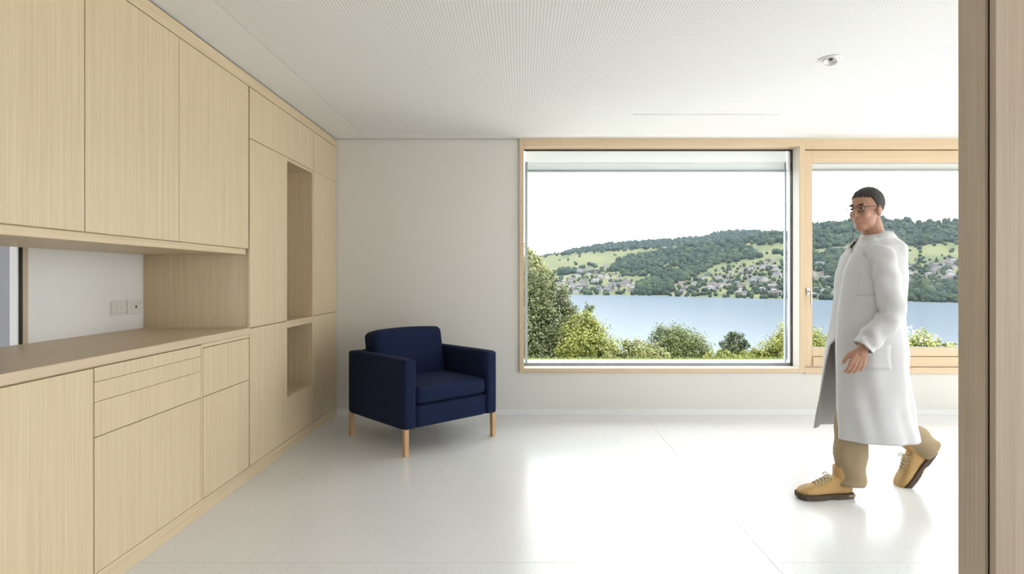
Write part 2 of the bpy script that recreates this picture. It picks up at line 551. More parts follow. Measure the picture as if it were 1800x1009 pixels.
# ---- the casement beside it
w2 = empty('window_2', (3.65, YF, Z0W)); tag(w2, 'wooden casement window with a steel handle behind the walking man', 'window', kind='structure')
XE = 4.70
box('head_rail', (XM1, YF, 2.405), (X1W, YB, H), SPRUCE_X, w2, 0.002)
box('sill_rail', (XM1, YF, Z0W - 0.01), (X1W, YB, 0.432), SPRUCE_X, w2, 0.002)
box('jamb', (XE, YF, 0.432), (X1W, YB, 2.405), SPRUCE_Z, w2, 0.002)
YS = 5.468
sash = box('sash_stile', (XM1 + 0.006, YS, 0.44), (2.642, YS + 0.07, 2.398), SPRUCE_Z, w2, 0.003)
box('sash_stile', (XE - 0.08, YS, 0.44), (XE - 0.006, YS + 0.07, 2.398), SPRUCE_Z, w2, 0.003)
box('sash_rail', (2.642, YS, 2.287), (XE - 0.08, YS + 0.07, 2.398), SPRUCE_X, w2, 0.003)
box('sash_rail', (2.642, YS, 0.53), (XE - 0.08, YS + 0.07, 0.607), SPRUCE_X, w2, 0.003)
box('weather_rail', (2.642, YS - 0.012, 0.442), (XE - 0.08, YS + 0.07, 0.526), SPRUCE_X, w2, 0.003)
box('glass_pane', (2.638, YS + 0.036, 0.60), (XE - 0.08, YS + 0.046, 2.29), GLASS, w2)
box('gasket', (2.642, YS + 0.02, 0.607), (XE - 0.08, YS + 0.034, 0.613), GREY_ALU, w2)
box('gasket', (2.642, YS + 0.02, 2.281), (XE - 0.08, YS + 0.034, 2.287), GREY_ALU, w2)
box('blind', (2.60, YB + 0.048, 2.26), (XE, YB + 0.050, 2.50), VEIL2, w2)
box('blind_rail', (2.60, YB + 0.025, 2.242), (XE, YB + 0.075, 2.262), GREY_ALU, w2, 0.003)
box('outer_sill', (2.58, YB + 0.04, 0.42), (XE + 0.05, YB + 0.24, 0.449), WHITE_ALU, w2, 0.003)
hd = empty('handle', (0, 0, 0)); hd.parent = w2; hd.location = Vector((2.598, YS, 1.12)) - w2.location
rose = box('rose', (-0.014, -0.010, -0.033), (0.014, 0.0, 0.033), STEEL, None, 0.004); rose.parent = hd; rose.location = (0, -0.005, 0)
lv = tube_mesh('lever', *resample([(0, -0.008, 0.0), (0, -0.042, 0.0), (0.008, -0.048, -0.006), (0.010, -0.048, -0.06), (0.010, -0.048, -0.125)], [0.009, 0.009, 0.009, 0.0085, 0.008], 4), n=12)
link('lever', lv, STEEL, hd, smooth=True)

# ---- oak partition end in the right foreground
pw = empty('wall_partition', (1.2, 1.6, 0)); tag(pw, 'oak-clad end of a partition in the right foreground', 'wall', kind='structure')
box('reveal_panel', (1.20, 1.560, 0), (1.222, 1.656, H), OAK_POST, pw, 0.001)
box('slit_shade_strip', (1.208, 1.5575, 0), (1.24, 1.64, H), GAP_SHADE, pw)  # dark filler, the shade of the slit put into its colour
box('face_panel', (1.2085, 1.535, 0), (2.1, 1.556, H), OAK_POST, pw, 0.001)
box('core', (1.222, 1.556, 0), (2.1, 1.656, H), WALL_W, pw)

# ================================================================== CUPBOARDS
GAP = 0.0022
DT = 0.019      # door thickness


def front(name, y0, y1, z0, z1, parent, mat=None, x=XC, gl=GAP, gr=GAP, gb=GAP, gt=GAP):
    return box(name, (x - DT, y0 + gl, z0 + gb), (x, y1 - gr, z1 - gt), mat or OAK, parent, 0.0012, 1)


def unit(name, y0, y1, z0, z1, label, cat, grp=None, x_back=XB + 0.002):
    e = empty(name, ((XC + XB) / 2, (y0 + y1) / 2, z0)); tag(e, label, cat, grp)
    box('body', (x_back, y0 + 0.0005, z0), (XC - DT - 0.002, y1 - 0.0005, z1), OAK, e)
    return e


ZT, ZU, ZF, ZC0, ZC1, ZP = 2.421, 1.422, 2.105, 0.899, 0.938, 0.083
G = 'oak wall cupboards over the worktop'
for y0, y1, lab in ((0.95, 1.66, 'tall oak wall cupboard beyond the left edge of the picture'),
                    (1.66, 2.308, 'oak wall cupboard with a plain door at the left edge of the picture'),
                    (2.308, 2.945, 'middle oak wall cupboard, widest plain door above the worktop'),
                    (2.945, 3.695, 'oak wall cupboard next to the full-height units, above the sockets')):
    if y1 < 1.7: continue
    e = unit('wall_cupboard', y0, y1, ZU, ZT, lab, 'cupboard', G)
    front('door', y0, y1, ZU, ZT + 0.001, e, gl=0.0035 if abs(y0 - 2.308) < 0.01 else GAP)
bd = box('bottom_board', (XB + 0.002, 1.66, 1.388), (XC - 0.016, 3.692, ZU), OAK_Y, None, 0.0015)
tag(bd, 'long oak board closing the underside of the wall cupboards', 'shelf board')

e = unit('base_cupboard', 1.45, 2.357, ZP, ZC0, 'oak base cupboard with one plain door, nearest the camera', 'cupboard', 'oak base cupboards under the worktop')
front('door', 1.45, 2.357, ZP, ZC0 - 0.004, e)
e = unit('base_cupboard', 2.357, 3.155, ZP, ZC0, 'oak base cupboard with three shallow drawers over a plain front', 'cupboard', 'oak base cupboards under the worktop')
for nm, z0, z1 in (('drawer_front', 0.837, ZC0 - 0.004), ('drawer_front', 0.758, 0.837), ('drawer_front', 0.620, 0.758), ('door', ZP, 0.620)):
    front(nm, 2.357, 3.145, z0, z1, e, gb=0.0008 if z0 > 0.7 else 0.0016, gt=0.0008 if z0 > 0.1 and z1 < 0.88 else 0.0016, gl=0.004)
box('stile', (XC - 0.02, 3.147, ZP), (XC - 0.001, 3.163, ZC0 - 0.002), OAK, e)
e = unit('base_cupboard', 3.155, 3.708, ZP, ZC0, 'oak base cupboard with one deep drawer over a door, beside the full-height unit', 'cupboard', 'oak base cupboards under the worktop')
front('drawer_front', 3.165, 3.702, 0.620, ZC0 - 0.022, e, gb=0.0014)
front('door', 3.165, 3.702, ZP, 0.620, e)
box('top_rail', (XC - 0.02, 3.165, ZC0 - 0.020), (XC - 0.001, 3.706, ZC0 - 0.001), OAK, e)
wt = box('worktop', (XB + 0.002, 1.45, ZC0), (XC + 0.001, 3.7095, ZC1), OAK_H, None, 0.003, 3)
tag(wt, 'long pale oak worktop running under the wall cupboards', 'worktop')

# full-height units
YA, YN1, YN2, YE = 3.7115, 4.286, 4.849, YW - 0.004
e = unit('tall_cupboard', YA, YN1, ZP, ZT, 'full-height oak cupboard between the worktop and the open niche', 'cupboard', 'full-height oak cupboards')
front('door', YA, YN1, ZF, ZT + 0.001, e)
front('door', YA, YN1, 0.936, ZF, e)
front('door', YA, YN1, ZP, 0.936, e, gt=0.004)
e2 = unit('tall_cupboard', YN2, YE, ZP, ZT, 'full-height oak cupboard in the corner by the window wall, behind the armchair', 'cupboard', 'full-height oak cupboards')
front('door', YN2, YE, ZF, ZT + 0.001, e2, gl=0.006, gb=0.0008, gt=GAP)
front('door', YN2, YE, 0.937, ZF, e2, gl=0.005, gt=0.0006)
front('door', YN2, YE, ZP, 0.937, e2)

nc = empty('niche_cupboard', ((XC + XB) / 2, (YN1 + YN2) / 2, ZP)); tag(nc, 'oak cupboard with a tall open niche and a thick shelf', 'cupboard')
T = 0.02
XN = XB + 0.12
box('side_panel', (XN, YN1 + 0.0005, ZP), (XC - 0.001, YN1 + T, ZT), OAK, nc)
box('side_panel', (XN, YN2 - T, ZP), (XC - 0.001, YN2 - 0.0005, ZT), OAK, nc)
box('back_panel', (XN - 0.018, YN1 + 0.0005, ZP), (XN, YN2 - 0.0005, ZT), OAK, nc)
box('top_panel', (XN, YN1 + T, 2.082), (XC - 0.003, YN2 - T, ZF - 0.001), OAK_Y, nc)
box('bottom_panel', (XN, YN1 + T, 0.372), (XC - DT - 0.001, YN2 - T, 0.391), OAK_Y, nc)
box('shelf', (XN, YN1 + T, 0.886), (XC - 0.002, YN2 - T, 0.935), OAK_Y, nc, 0.0015)
box('inner_body', (XN, YN1 + T, ZF), (XC - DT - 0.002, YN2 - T, ZT), OAK, nc)
front('door', YN1, YN2, ZF, ZT + 0.001, nc)
front('front_panel', YN1 + 0.001, YN2, ZP, 0.391, nc, gl=0.0005, gr=0.0005)

fa = box('trim_1', (XB, 1.5, ZT + 0.003), (XC, YE, H - 0.009), OAK_Y, None, 0.001); tag(fa, 'oak fascia strip between the cupboards and the ceiling', 'trim', kind='structure')
box('gap_shade_strip', (XB, 1.5, H - 0.009), (XC - 0.010, YE, H - 0.0005), GAP_SHADE, fa)  # dark strip with the shade between fascia and ceiling painted in
pl = box('baseboard_left', (XB, 1.45, 0.0), (XC - 0.004, YE, ZP - 0.003), OAK_Y, None, 0.001); tag(pl, 'oak plinth running along the floor under the cupboards', 'baseboard', kind='structure')
# unlit back of the carcasses towards the side room above and below the opening
bk = box('wall_left_backing', (XB - 0.03, 1.3, ZC1 + 0.5), (XB, 2.79, H), WALL_W); tag(bk, 'white backing behind the wall cupboards', 'wall', kind='structure')
bk = box('wall_left_parapet', (XB - 0.03, 1.3, 0), (XB, 2.79, ZC1 - 0.03), WALL_W); tag(bk, 'white backing behind the base cupboards', 'wall', kind='structure')


# sockets
def plate(name, y0, y1, label):
    e = empty(name, (XB, (y0 + y1) / 2, 1.072)); tag(e, label, 'socket')
    box('cover_plate', (XB, y0, 1.030), (XB + 0.009, y1, 1.115), PLASTIC, e, 0.003)
    return e


sw = plate('light_switch', 3.425, 3.542, 'white light switch on the splashback, left of the socket')
box('rocker', (XB + 0.008, 3.447, 1.042), (XB + 0.014, 3.520, 1.103), PLASTIC, sw, 0.003)
box('rocker_mark', (XB + 0.0135, 3.4815, 1.062), (XB + 0.0145, 3.4855, 1.085), plain('mark_grey', (0.5, 0.49, 0.47), 0.5), sw)
box('edge_strip', (XB, 3.410, 1.033), (XB + 0.012, 3.420, 1.112), PLASTIC, sw, 0.002)
so = plate('wall_socket', 3.552, 3.690, 'white wall socket with a small dark hole, beside the oak side panel')
box('inner_frame', (XB + 0.008, 3.585, 1.047), (XB + 0.012, 3.682, 1.098), PLASTIC, so, 0.002)
box('insert', (XB + 0.011, 3.600, 1.055), (XB + 0.015, 3.668, 1.090), PLASTIC, so, 0.002)
cyl = tube_mesh('pin_hole', [(0, 0, 0), (0.0015, 0, 0)], 0.0075, 14)
link('pin_hole', cyl, BLACK, so, Vector((XB + 0.0148, 3.618, 1.072)) - so.location)

# ceiling spot
sp = empty('ceiling_spot', (1.772, 3.45, H)); tag(sp, 'small round recessed spotlight in the perforated ceiling', 'ceiling light')
ring = [[((0.064 if k in (1,) else 0.060 if k == 0 else 0.061 if k == 2 else 0.045) * math.cos(a), (0.064 if k in (1,) else 0.060 if k == 0 else 0.061 if k == 2 else 0.045) * math.sin(a), z)
         for a in [2 * math.pi * q / 40 for q in range(40)]] for k, z in enumerate((0.0, -0.003, -0.006, -0.004))]
link('trim_ring', grid_mesh('trim_ring', ring, True), WHITE_ALU, sp, smooth=True)
gim = [[(r * math.cos(a), r * math.sin(a), z) for a in [2 * math.pi * q / 32 for q in range(32)]]
       for r, z in ((0.043, 0.0), (0.043, -0.018), (0.038, -0.022), (0.030, -0.012), (0.022, -0.004))]
gl_ = link('tilting_head', grid_mesh('tilting_head', gim, True, False, True), plain('spot_silver', (0.75, 0.74, 0.72), 0.35, metal=0.6), sp, (0, 0, -0.001), True)
gl_.rotation_euler = (math.radians(-14), math.radians(10), 0)
lens = tube_mesh('lens', [(0, 0, -0.004), (0, 0, -0.009)], [0.012, 0.010], 20)
link('lens', lens, plain('lens_dark', (0.08, 0.08, 0.08), 0.2), gl_)
# slot in the ceiling by the window
sl = empty('ceiling_slot', (1.42, 4.633, H)); tag(sl, 'long narrow air slot in the ceiling near the window', 'air slot')
box('slot_frame', (0.86, 4.618, H - 0.004), (1.984, 4.624, H), CEIL, sl)
box('slot_frame', (0.86, 4.642, H - 0.004), (1.984, 4.648, H), CEIL, sl)
box('slot_cover', (0.86, 4.624, H - 0.002), (1.984, 4.642, H), plain('slot_grey', (0.62, 0.62, 0.61), 0.8), sl)

# ================================================================== ARMCHAIR
cx, cy = -0.780, 4.756
ang = math.atan2(0.687, 0.727)
ch = empty('armchair', (cx, cy, 0), ang)       # local x: to its left hand side, local y: towards its back
tag(ch, 'navy blue upholstered armchair with square arms and wooden legs', 'armchair')
WX, WY = 0.845, 0.825


def soft_box(name, size, center, parent, r=0.03, mat=NAVY, puff=(0, 0, 0), rot=None, sub=10):
    """Rounded upholstered block, optionally puffed outward along each axis."""
    n = sub
    bm = bmesh.new()
    bmesh.ops.create_cube(bm, size=2.0)
    bmesh.ops.subdivide_edges(bm, edges=bm.edges[:], cuts=n, use_grid_fill=True)
    hx, hy, hz = [s / 2 for s in size]
    for v in bm.verts:
        u = v.co.copy()
        # spread vertices so that rows lie in the rounded border
        p = Vector([math.copysign(min(1.0, abs(c) ** 0.75), c) for c in u])
        q = Vector((p.x * hx, p.y * hy, p.z * hz))
        inner = Vector((max(-hx + r, min(hx - r, q.x)), max(-hy + r, min(hy - r, q.y)), max(-hz + r, min(hz - r, q.z))))
        d = q - inner
        if d.length > 1e-9: q = inner + d.normalized() * r
        fx, fy, fz = 1 - p.x ** 2, 1 - p.y ** 2, 1 - p.z ** 2
        q.x += puff[0] * p.x * fy * fz; q.y += puff[1] * p.y * fx * fz; q.z += puff[2] * p.z * fx * fy
        v.co = q
    if rot is not None: bmesh.ops.rotate(bm, matrix=rot, verts=bm.verts, cent=(0, 0, 0))
    o = link(name, from_bm(bm, name), mat, parent, center, True)
    return o


AW = 0.098
zb, za = 0.182, 0.672
soft_box('arm', (AW, WY, za - zb), (-WX / 2 + AW / 2, 0, (za + zb) / 2), ch, 0.022, puff=(0.004, 0.004, 0.003), sub=14)
soft_box('arm', (AW, WY, za - zb), (WX / 2 - AW / 2, 0, (za + zb) / 2), ch, 0.022, puff=(0.004, 0.004, 0.003), sub=14)
soft_box('back_frame', (WX - 2 * AW + 0.004, 0.11, za - zb), (0, WY / 2 - 0.055, (za + zb) / 2), ch, 0.02)
soft_box('seat_base', (WX - 2 * AW + 0.004, WY - 0.12, 0.158), (0, -0.045, zb + 0.079), ch, 0.016)
cu = soft_box('seat_cushion', (WX - 2 * AW - 0.006, 0.64, 0.125), (0, -0.085, 0.408), ch, 0.038, puff=(0, 0.006, 0.020), sub=16)
bc = soft_box('back_cushion', (WX - 2 * AW - 0.012, 0.20, 0.40), (0, 0.235, 0.625), ch, 0.045, puff=(0, 0.02, 0.018), rot=Matrix.Rotation(math.radians(-11), 3, 'X'), sub=16)
for sx in (-1, 1):
    for sy in (-1, 1):
        bm = bmesh.new(); bm_box(bm, (0.036, 0.036, 0.19), (0, 0, 0), 0.002, 1)
        for v in bm.verts:
            if v.co.z < 0: v.co.x *= 0.92; v.co.y *= 0.92
        link('leg', from_bm(bm, 'leg'), LEGW, ch, (sx * 0.400, sy * 0.388, 0.095))

# ================================================================== THE WALKING MAN
def P(px, py, dy=0.0):
    return at(px, py, 3.5 + dy)


def ellipsoid(c, r, M=None, seg=24, rings=16):
    bm = bmesh.new()
    bmesh.ops.create_uvsphere(bm, u_segments=seg, v_segments=rings, radius=1.0)
    T = Matrix.Translation(Vector(c)) @ Matrix.Diagonal((*r, 1))
    if M is not None: T = M @ T
    bmesh.ops.transform(bm, matrix=T, verts=bm.verts)
    return from_bm(bm, 'part')


def limb(pts, radii, k=5, n=16):
    p, r = resample(pts, radii, k)
    # rounded ends
    t0 = (p[0] - p[1]).normalized(); t1 = (p[-1] - p[-2]).normalized()
    p = [p[0] + t0 * r[0] * 0.9, p[0] + t0 * r[0] * 0.6] + p + [p[-1] + t1 * r[-1] * 0.6, p[-1] + t1 * r[-1] * 0.9]
    r = [r[0] * 0.4, r[0] * 0.8] + r + [r[-1] * 0.8, r[-1] * 0.4]
    return tube_mesh('limb', p, r, n)


def remesh(meshes, voxel, smooth=4):
    me = join_meshes('body', meshes)
    return eval_mods(me, [('REMESH', dict(mode='VOXEL', voxel_size=voxel)), ('SMOOTH', dict(factor=0.5, iterations=smooth))])


SKIN = plain('skin', (0.46, 0.245, 0.165), 0.5, 0.35, vary=0.10, scale=14)
HAIR = plain('dark_hair', (0.022, 0.017, 0.015), 0.55, 0.4, vary=0.3, scale=90, bump=0.5, bscale=220)
COAT = plain('white_cotton', (0.63, 0.62, 0.625), 0.85, 0.2, vary=0.02, scale=10, bump=0.08, bscale=150)
SHIRT = plain('pale_shirt', (0.72, 0.71, 0.70), 0.85, 0.2)
KHAKI = plain('khaki_twill', (0.37, 0.285, 0.175), 0.9, 0.15, vary=0.06, scale=20, bump=0.15, bscale=350)
TAN = plain('tan_leather', (0.52, 0.32, 0.125), 0.6, 0.35, vary=0.10, scale=25, bump=0.1, bscale=200)
SOLE = plain('boot_rubber', (0.10, 0.075, 0.055), 0.8, 0.2)
LACE = plain('lace_cord', (0.62, 0.53, 0.34), 0.8, 0.2)

man = empty('person', (2.02, 3.52, 0.0))
tag(man, 'man in a white coat, khaki trousers and tan boots striding past the casement window', 'person')


def mpart(name, me, mat, parent=man, smooth=True):
    off = -man.location
    me.transform(Matrix.Translation(off))
    return link(name, me, mat, parent, (0, 0, 0), smooth)


# joints
hip_n, hip_f = Vector((2.03, 3.45, 0.93)), Vector((2.03, 3.62, 0.93))
knee_n, ank_n = Vector((1.900, 3.45, 0.50)), Vector((1.845, 3.43, 0.11))
knee_f, ank_f = Vector((2.14, 3.62, 0.455)), Vector((2.43, 3.62, 0.225))
sh_n, el_n, wr_n = P(1553, 456, -0.165), P(1567, 553, -0.225), P(1516, 613, -0.225)
sh_f, el_f, wr_f = P(1546, 456, 0.20), P(1548, 552, 0.25), P(1490, 606, 0.13)

HC = P(1523, 370, 0.0)
yaw = math.radians(24)
fwd = Vector((-math.cos(yaw), -math.sin(yaw), -0.06)).normalized()
lft = Vector((math.sin(yaw), -math.cos(yaw), 0.0)).normalized()
upv = -fwd.cross(lft); upv = upv if upv.z > 0 else -upv
HM = Matrix((( fwd.x, lft.x, upv.x, HC.x), (fwd.y, lft.y, upv.y, HC.y), (fwd.z, lft.z, upv.z, HC.z), (0, 0, 0, 1)))


def hnd(w, d, n, side):
    """Relaxed hand: w wrist, d finger direction, n palm normal, side +1 thumb along d x n."""
    d = d.normalized(); n = (n - d * n.dot(d)).normalized(); s = d.cross(n) * side
    out = [limb([w - d * 0.02, w + d * 0.02], [0.026, 0.027], 2)]
    for i, (off, L, k) in enumerate(((0.031, 0.072, 0.0), (0.010, 0.080, 0.004), (-0.011, 0.075, 0.002), (-0.031, 0.058, -0.006))):
        kn = w + d * (0.092 + k) + s * off
        out.append(limb([w + d * 0.012 + s * off * 0.55, kn], [0.0165, 0.0125], 3))
        c = 0.35 + 0.08 * i
        p1 = kn + (d * math.cos(c) + n * math.sin(c)) * L * 0.46
        p2 = p1 + (d * math.cos(c * 2.3) + n * math.sin(c * 2.3)) * L * 0.32
        p3 = p2 + (d * math.cos(c * 3.1) + n * math.sin(c * 3.1)) * L * 0.24
        out.append(limb([kn, p1, p2, p3], [0.0105, 0.0095, 0.0088, 0.0075], 3, 12))
    b = w + d * 0.022 + s * 0.022
    out.append(limb([b, b + d * 0.030 + s * 0.026 + n * 0.012, b + d * 0.060 + s * 0.034 + n * 0.024, b + d * 0.082 + s * 0.034 + n * 0.034],
                    [0.016, 0.0125, 0.0105, 0.0085], 3, 12))
    return out


parts = [
    # head
    ellipsoid((-0.012, 0, 0.038), (0.096, 0.075, 0.083), HM),
    ellipsoid((0.022, 0, -0.030), (0.066, 0.060, 0.088), HM),
    ellipsoid((0.050, 0, -0.094), (0.033, 0.034, 0.026), HM),
    ellipsoid((0.015, 0, -0.066), (0.058, 0.053, 0.046), HM),
    ellipsoid((0.072, 0, 0.030), (0.018, 0.050, 0.013), HM),
    ellipsoid((0.058, 0.035, -0.022), (0.026, 0.024, 0.026), HM),
    ellipsoid((0.058, -0.035, -0.022), (0.026, 0.024, 0.026), HM),
    ellipsoid((0.080, 0, -0.054), (0.015, 0.024, 0.0065), HM),
    ellipsoid((0.078, 0, -0.066), (0.014, 0.020, 0.0065), HM),
    ellipsoid((-0.008, 0.076, -0.008), (0.020, 0.008, 0.031), HM),
    ellipsoid((-0.008, -0.076, -0.008), (0.020, 0.008, 0.031), HM),
    tube_mesh('nose', [HM @ Vector(v) for v in ((0.076, 0, 0.030), (0.090, 0, 0.010), (0.103, 0, -0.014), (0.104, 0, -0.028), (0.086, 0, -0.034))], [0.007, 0.010, 0.0125, 0.0125, 0.009], 12),
    ellipsoid((0.088, 0.011, -0.026), (0.012, 0.008, 0.008), HM),
    ellipsoid((0.088, -0.011, -0.026), (0.012, 0.008, 0.008), HM),
    # neck and trunk
    limb([HM @ Vector((-0.025, 0, -0.055)), Vector((2.065, 3.52, 1.47)), Vector((2.075, 3.52, 1.40))], [0.056, 0.060, 0.075]),
    ellipsoid((2.06, 3.52, 1.32), (0.115, 0.185, 0.15)),
    ellipsoid((2.045, 3.52, 1.12), (0.11, 0.155, 0.17)),
    ellipsoid((2.04, 3.525, 0.95), (0.115, 0.165, 0.13)),
    limb([hip_n, knee_n, ank_n], [0.085, 0.058, 0.042]),
    limb([hip_f, knee_f, ank_f], [0.085, 0.058, 0.042]),
    limb([ank_n, ank_n + Vector((-0.12, 0, -0.05))], [0.04, 0.03]),
    limb([ank_f, ank_f + Vector((-0.05, 0, -0.14))], [0.04, 0.03]),
    limb([sh_n, el_n, wr_n], [0.040, 0.038, 0.028]),
    limb([sh_f, el_f, wr_f], [0.040, 0.038, 0.028]),
]
parts += hnd(wr_n, (wr_n - el_n) * 0.6 + Vector((0, 0, -0.16)), Vector((0.15, 1, 0.0)), -1)
parts += hnd(wr_f, (wr_f - el_f) * 0.6 + Vector((0, -0.05, -0.12)), Vector((0.2, -1, 0.0)), 1)
mpart('body', remesh(parts, 0.0036, 3), SKIN)

# face details
for sgn in (1, -1):
    eye = mpart('eye', ellipsoid((0.0745, sgn * 0.031, 0.011), (0.011, 0.0135, 0.0075), HM, 14, 10), plain('eye_white', (0.38, 0.34, 0.31), 0.3))
    mpart('iris', ellipsoid((0.0845, sgn * 0.031, 0.011), (0.0022, 0.006, 0.006), HM, 12, 8), BLACK, eye)
    mpart('eyebrow', ellipsoid((0.085, sgn * 0.031, 0.034), (0.006, 0.020, 0.0042), HM, 14, 8), HAIR)

# hair: a short cap cut along the hairline
bm = bmesh.new()
bmesh.ops.create_icosphere(bm, subdivisions=5, radius=1.0)
for v in bm.verts:
    d = v.co.copy()
    k = 1.0 + 0.035 * mnoise.noise(d * 7) + 0.02 * mnoise.noise(d * 22)
    v.co = Vector((-0.016 + d.x * 0.1015 * k, d.y * 0.0795 * k, 0.042 + d.z * 0.095 * k))


def hairline(x, y):
    if x > 0.035: return 0.070 + (x - 0.035) * 0.3
    if x > 0.0: return 0.012 + (x / 0.035) * 0.058
    return 0.012 - min(1, -x / 0.06) * 0.075


bmesh.ops.delete(bm, geom=[f for f in bm.faces if f.calc_center_median().z < hairline(f.calc_center_median().x, 0) + 0.006 * mnoise.noise(f.calc_center_median() * 160)], context='FACES')
bmesh.ops.transform(bm, matrix=HM, verts=bm.verts)
hair = eval_mods(from_bm(bm, 'hair'), [('SOLIDIFY', dict(thickness=0.010, offset=-1.0))])
mpart('hair', hair, HAIR)

# spectacles
gls = []
for sgn in (1, -1):
    ring_ = []
    for q in range(20):
        a = 2 * math.pi * q / 20
        ring_.append(HM @ Vector((0.100 - 0.010 * abs(math.cos(a)) ** 2, sgn * (0.033 + 0.024 * math.copysign(abs(math.cos(a)) ** 0.7, math.cos(a))), 0.010 + 0.017 * math.copysign(abs(math.sin(a)) ** 0.7, math.sin(a)))))
    gls.append(grid_mesh('rim', tube_rows(ring_ + ring_[:1], 0.0018, 6), True))
    gls.append(tube_mesh('temple', [HM @ Vector(v) for v in ((0.092, sgn * 0.056, 0.018), (0.06, sgn * 0.078, 0.018), (-0.01, sgn * 0.082, 0.014), (-0.03, sgn * 0.08, -0.002))], 0.0019, 6))
gls.append(tube_mesh('bridge', [HM @ Vector(v) for v in ((0.100, 0.010, 0.014), (0.106, 0, 0.017), (0.100, -0.010, 0.014))], 0.0018, 6))
mpart('spectacles', join_meshes('spectacles', gls), plain('spectacle_frame', (0.03, 0.025, 0.022), 0.3, 0.5))

# shirt under the coat
rows = []
for z, x0, x1, yh in ((1.50, 2.000, 2.125, 0.066), (1.455, 1.975, 2.145, 0.10), (1.42, 1.951, 2.17, 0.155), (1.36, 1.922, 2.18, 0.17), (1.28, 1.896, 2.19, 0.18), (1.10, 1.90, 2.185, 0.18), (0.88, 1.90, 2.18, 0.18)):
    rows.append([((x0 + x1) / 2 - (x1 - x0) / 2 * math.cos(a), 3.525 - yh * math.sin(a), z) for a in [2 * math.pi * q / 32 for q in range(32)]])
mpart('shirt', grid_mesh('shirt', rows, True, False, True), SHIRT)

# coat
prof = [  # z, front x, back x, half width, opening
    (1.480, 1.978, 2.148, 0.088, 0.15), (1.452, 1.962, 2.170, 0.128, 0.09), (1.425, 1.940, 2.190, 0.168, 0.06), (1.37, 1.908, 2.200, 0.192, 0.035),
    (1.28, 1.880, 2.204, 0.198, 0.010), (1.15, 1.862, 2.200, 0.192, 0.001), (1.02, 1.846, 2.192, 0.196, 0.001), (0.88, 1.832, 2.198, 0.205, 0.02),
    (0.70, 1.820, 2.205, 0.215, 0.06), (0.52, 1.812, 2.225, 0.226, 0.09), (0.40, 1.808, 2.245, 0.236, 0.12), (0.335, 1.808, 2.258, 0.240, 0.12)]
rows = []
NU = 72
for i in range(len(prof) - 1):
    for j in range(6):
        t = j / 6; t = t if i < len(prof) - 2 or j else t
        z, xf, xb, yh, op = [a * (1 - t) + b * t for a, b in zip(prof[i], prof[i + 1])]
        rows.append((z, xf, xb, yh, op))
rows.append(prof[-1])
grid = []
for z, xf, xb, yh, op in rows:
    low = max(0.0, min(1.0, (1.0 - z) / 0.68))
    line = []
    for q in range(NU):
        u = q / (NU - 1)
        lap = 0.30 * max(0.0, min(1.0, (z - 0.85) / 0.15, (1.43 - z) / 0.08))
        th = math.pi * op + u * (2 * math.pi - 2 * math.pi * op + lap)
        c, s = math.cos(th), math.sin(th)
        c = math.copysign(abs(c) ** 0.85, c); s = math.copysign(abs(s) ** 0.85, s)
        x = (xf + xb) / 2 - (xb - xf) / 2 * c
        y = 3.52 - yh * s
        if u > 0.74: x -= 0.06 * low ** 1.3 * ((u - 0.74) / 0.26) ** 1.2
        if u < 0.12: x -= 0.02 * low * (1 - u / 0.12)
        fold = mnoise.noise(Vector((u * 13.0, z * 1.5 + u * 3, 3.1))) * (0.012 + 0.030 * low) + mnoise.noise(Vector((u * 7 + z * 3, z * 7.0 - u * 4, 8.0))) * 0.014
        fold = fold * min(1.0, 0.15 + u / 0.12, 0.15 + (1 - u) / 0.12) - 0.012 * (lap > 0.02) * max(0.0, (u - 0.86) / 0.14)
        nx, ny = -c, -s
        zz = z - 0.035 * low * max(0, math.cos(th - math.pi)) * 0.3 + 0.03 * low * (u > 0.8) * (u - 0.8)
        line.append((x + nx * fold, y + ny * fold, zz))
    grid.append(line)
coat = eval_mods(grid_mesh('coat', grid), [('SOLIDIFY', dict(thickness=0.006, offset=-1.0))])
coat_o = mpart('coat', coat, COAT)


def sleeve(s, e, w, k):
    pts, rad = resample([s + Vector((-0.012, -0.085 * k, 0.030)), s + Vector((-0.004, -0.012 * k, 0.008)), s * 0.6 + e * 0.4, e, e * 0.45 + w * 0.55, w * 0.97 + e * 0.03], [0.060, 0.068, 0.070, 0.066, 0.060, 0.056], 8)
    rws = tube_rows(pts, rad, 28)
    out = []
    for i, r in enumerate(rws):
        c = pts[i]
        out.append([Vector(p) + (Vector(p) - c).normalized() * (mnoise.noise(Vector((j * 0.22, i * 0.33, k * 5))) * 0.014 + 0.007 * math.sin(i * 0.95 + j * 0.35) * (0.3 + abs(mnoise.noise(Vector((i * 0.2, j * 0.1, 1)))))) for j, p in enumerate(r)])
    # rounded shoulder cap
    top = [[pts[0] + (Vector(p) - pts[0]) * f + (pts[0] - pts[1]).normalized() * h for p in out[0]] for f, h in ((0.25, 0.020), (0.6, 0.016), (0.88, 0.008))]
    return eval_mods(grid_mesh('sleeve', top + out, True, True, False), [('SOLIDIFY', dict(thickness=0.005, offset=-1.0))])


mpart('sleeve', sleeve(sh_n, el_n, wr_n, -1), COAT, coat_o)
mpart('sleeve', sleeve(sh_f, el_f, wr_f, 1), COAT, coat_o)
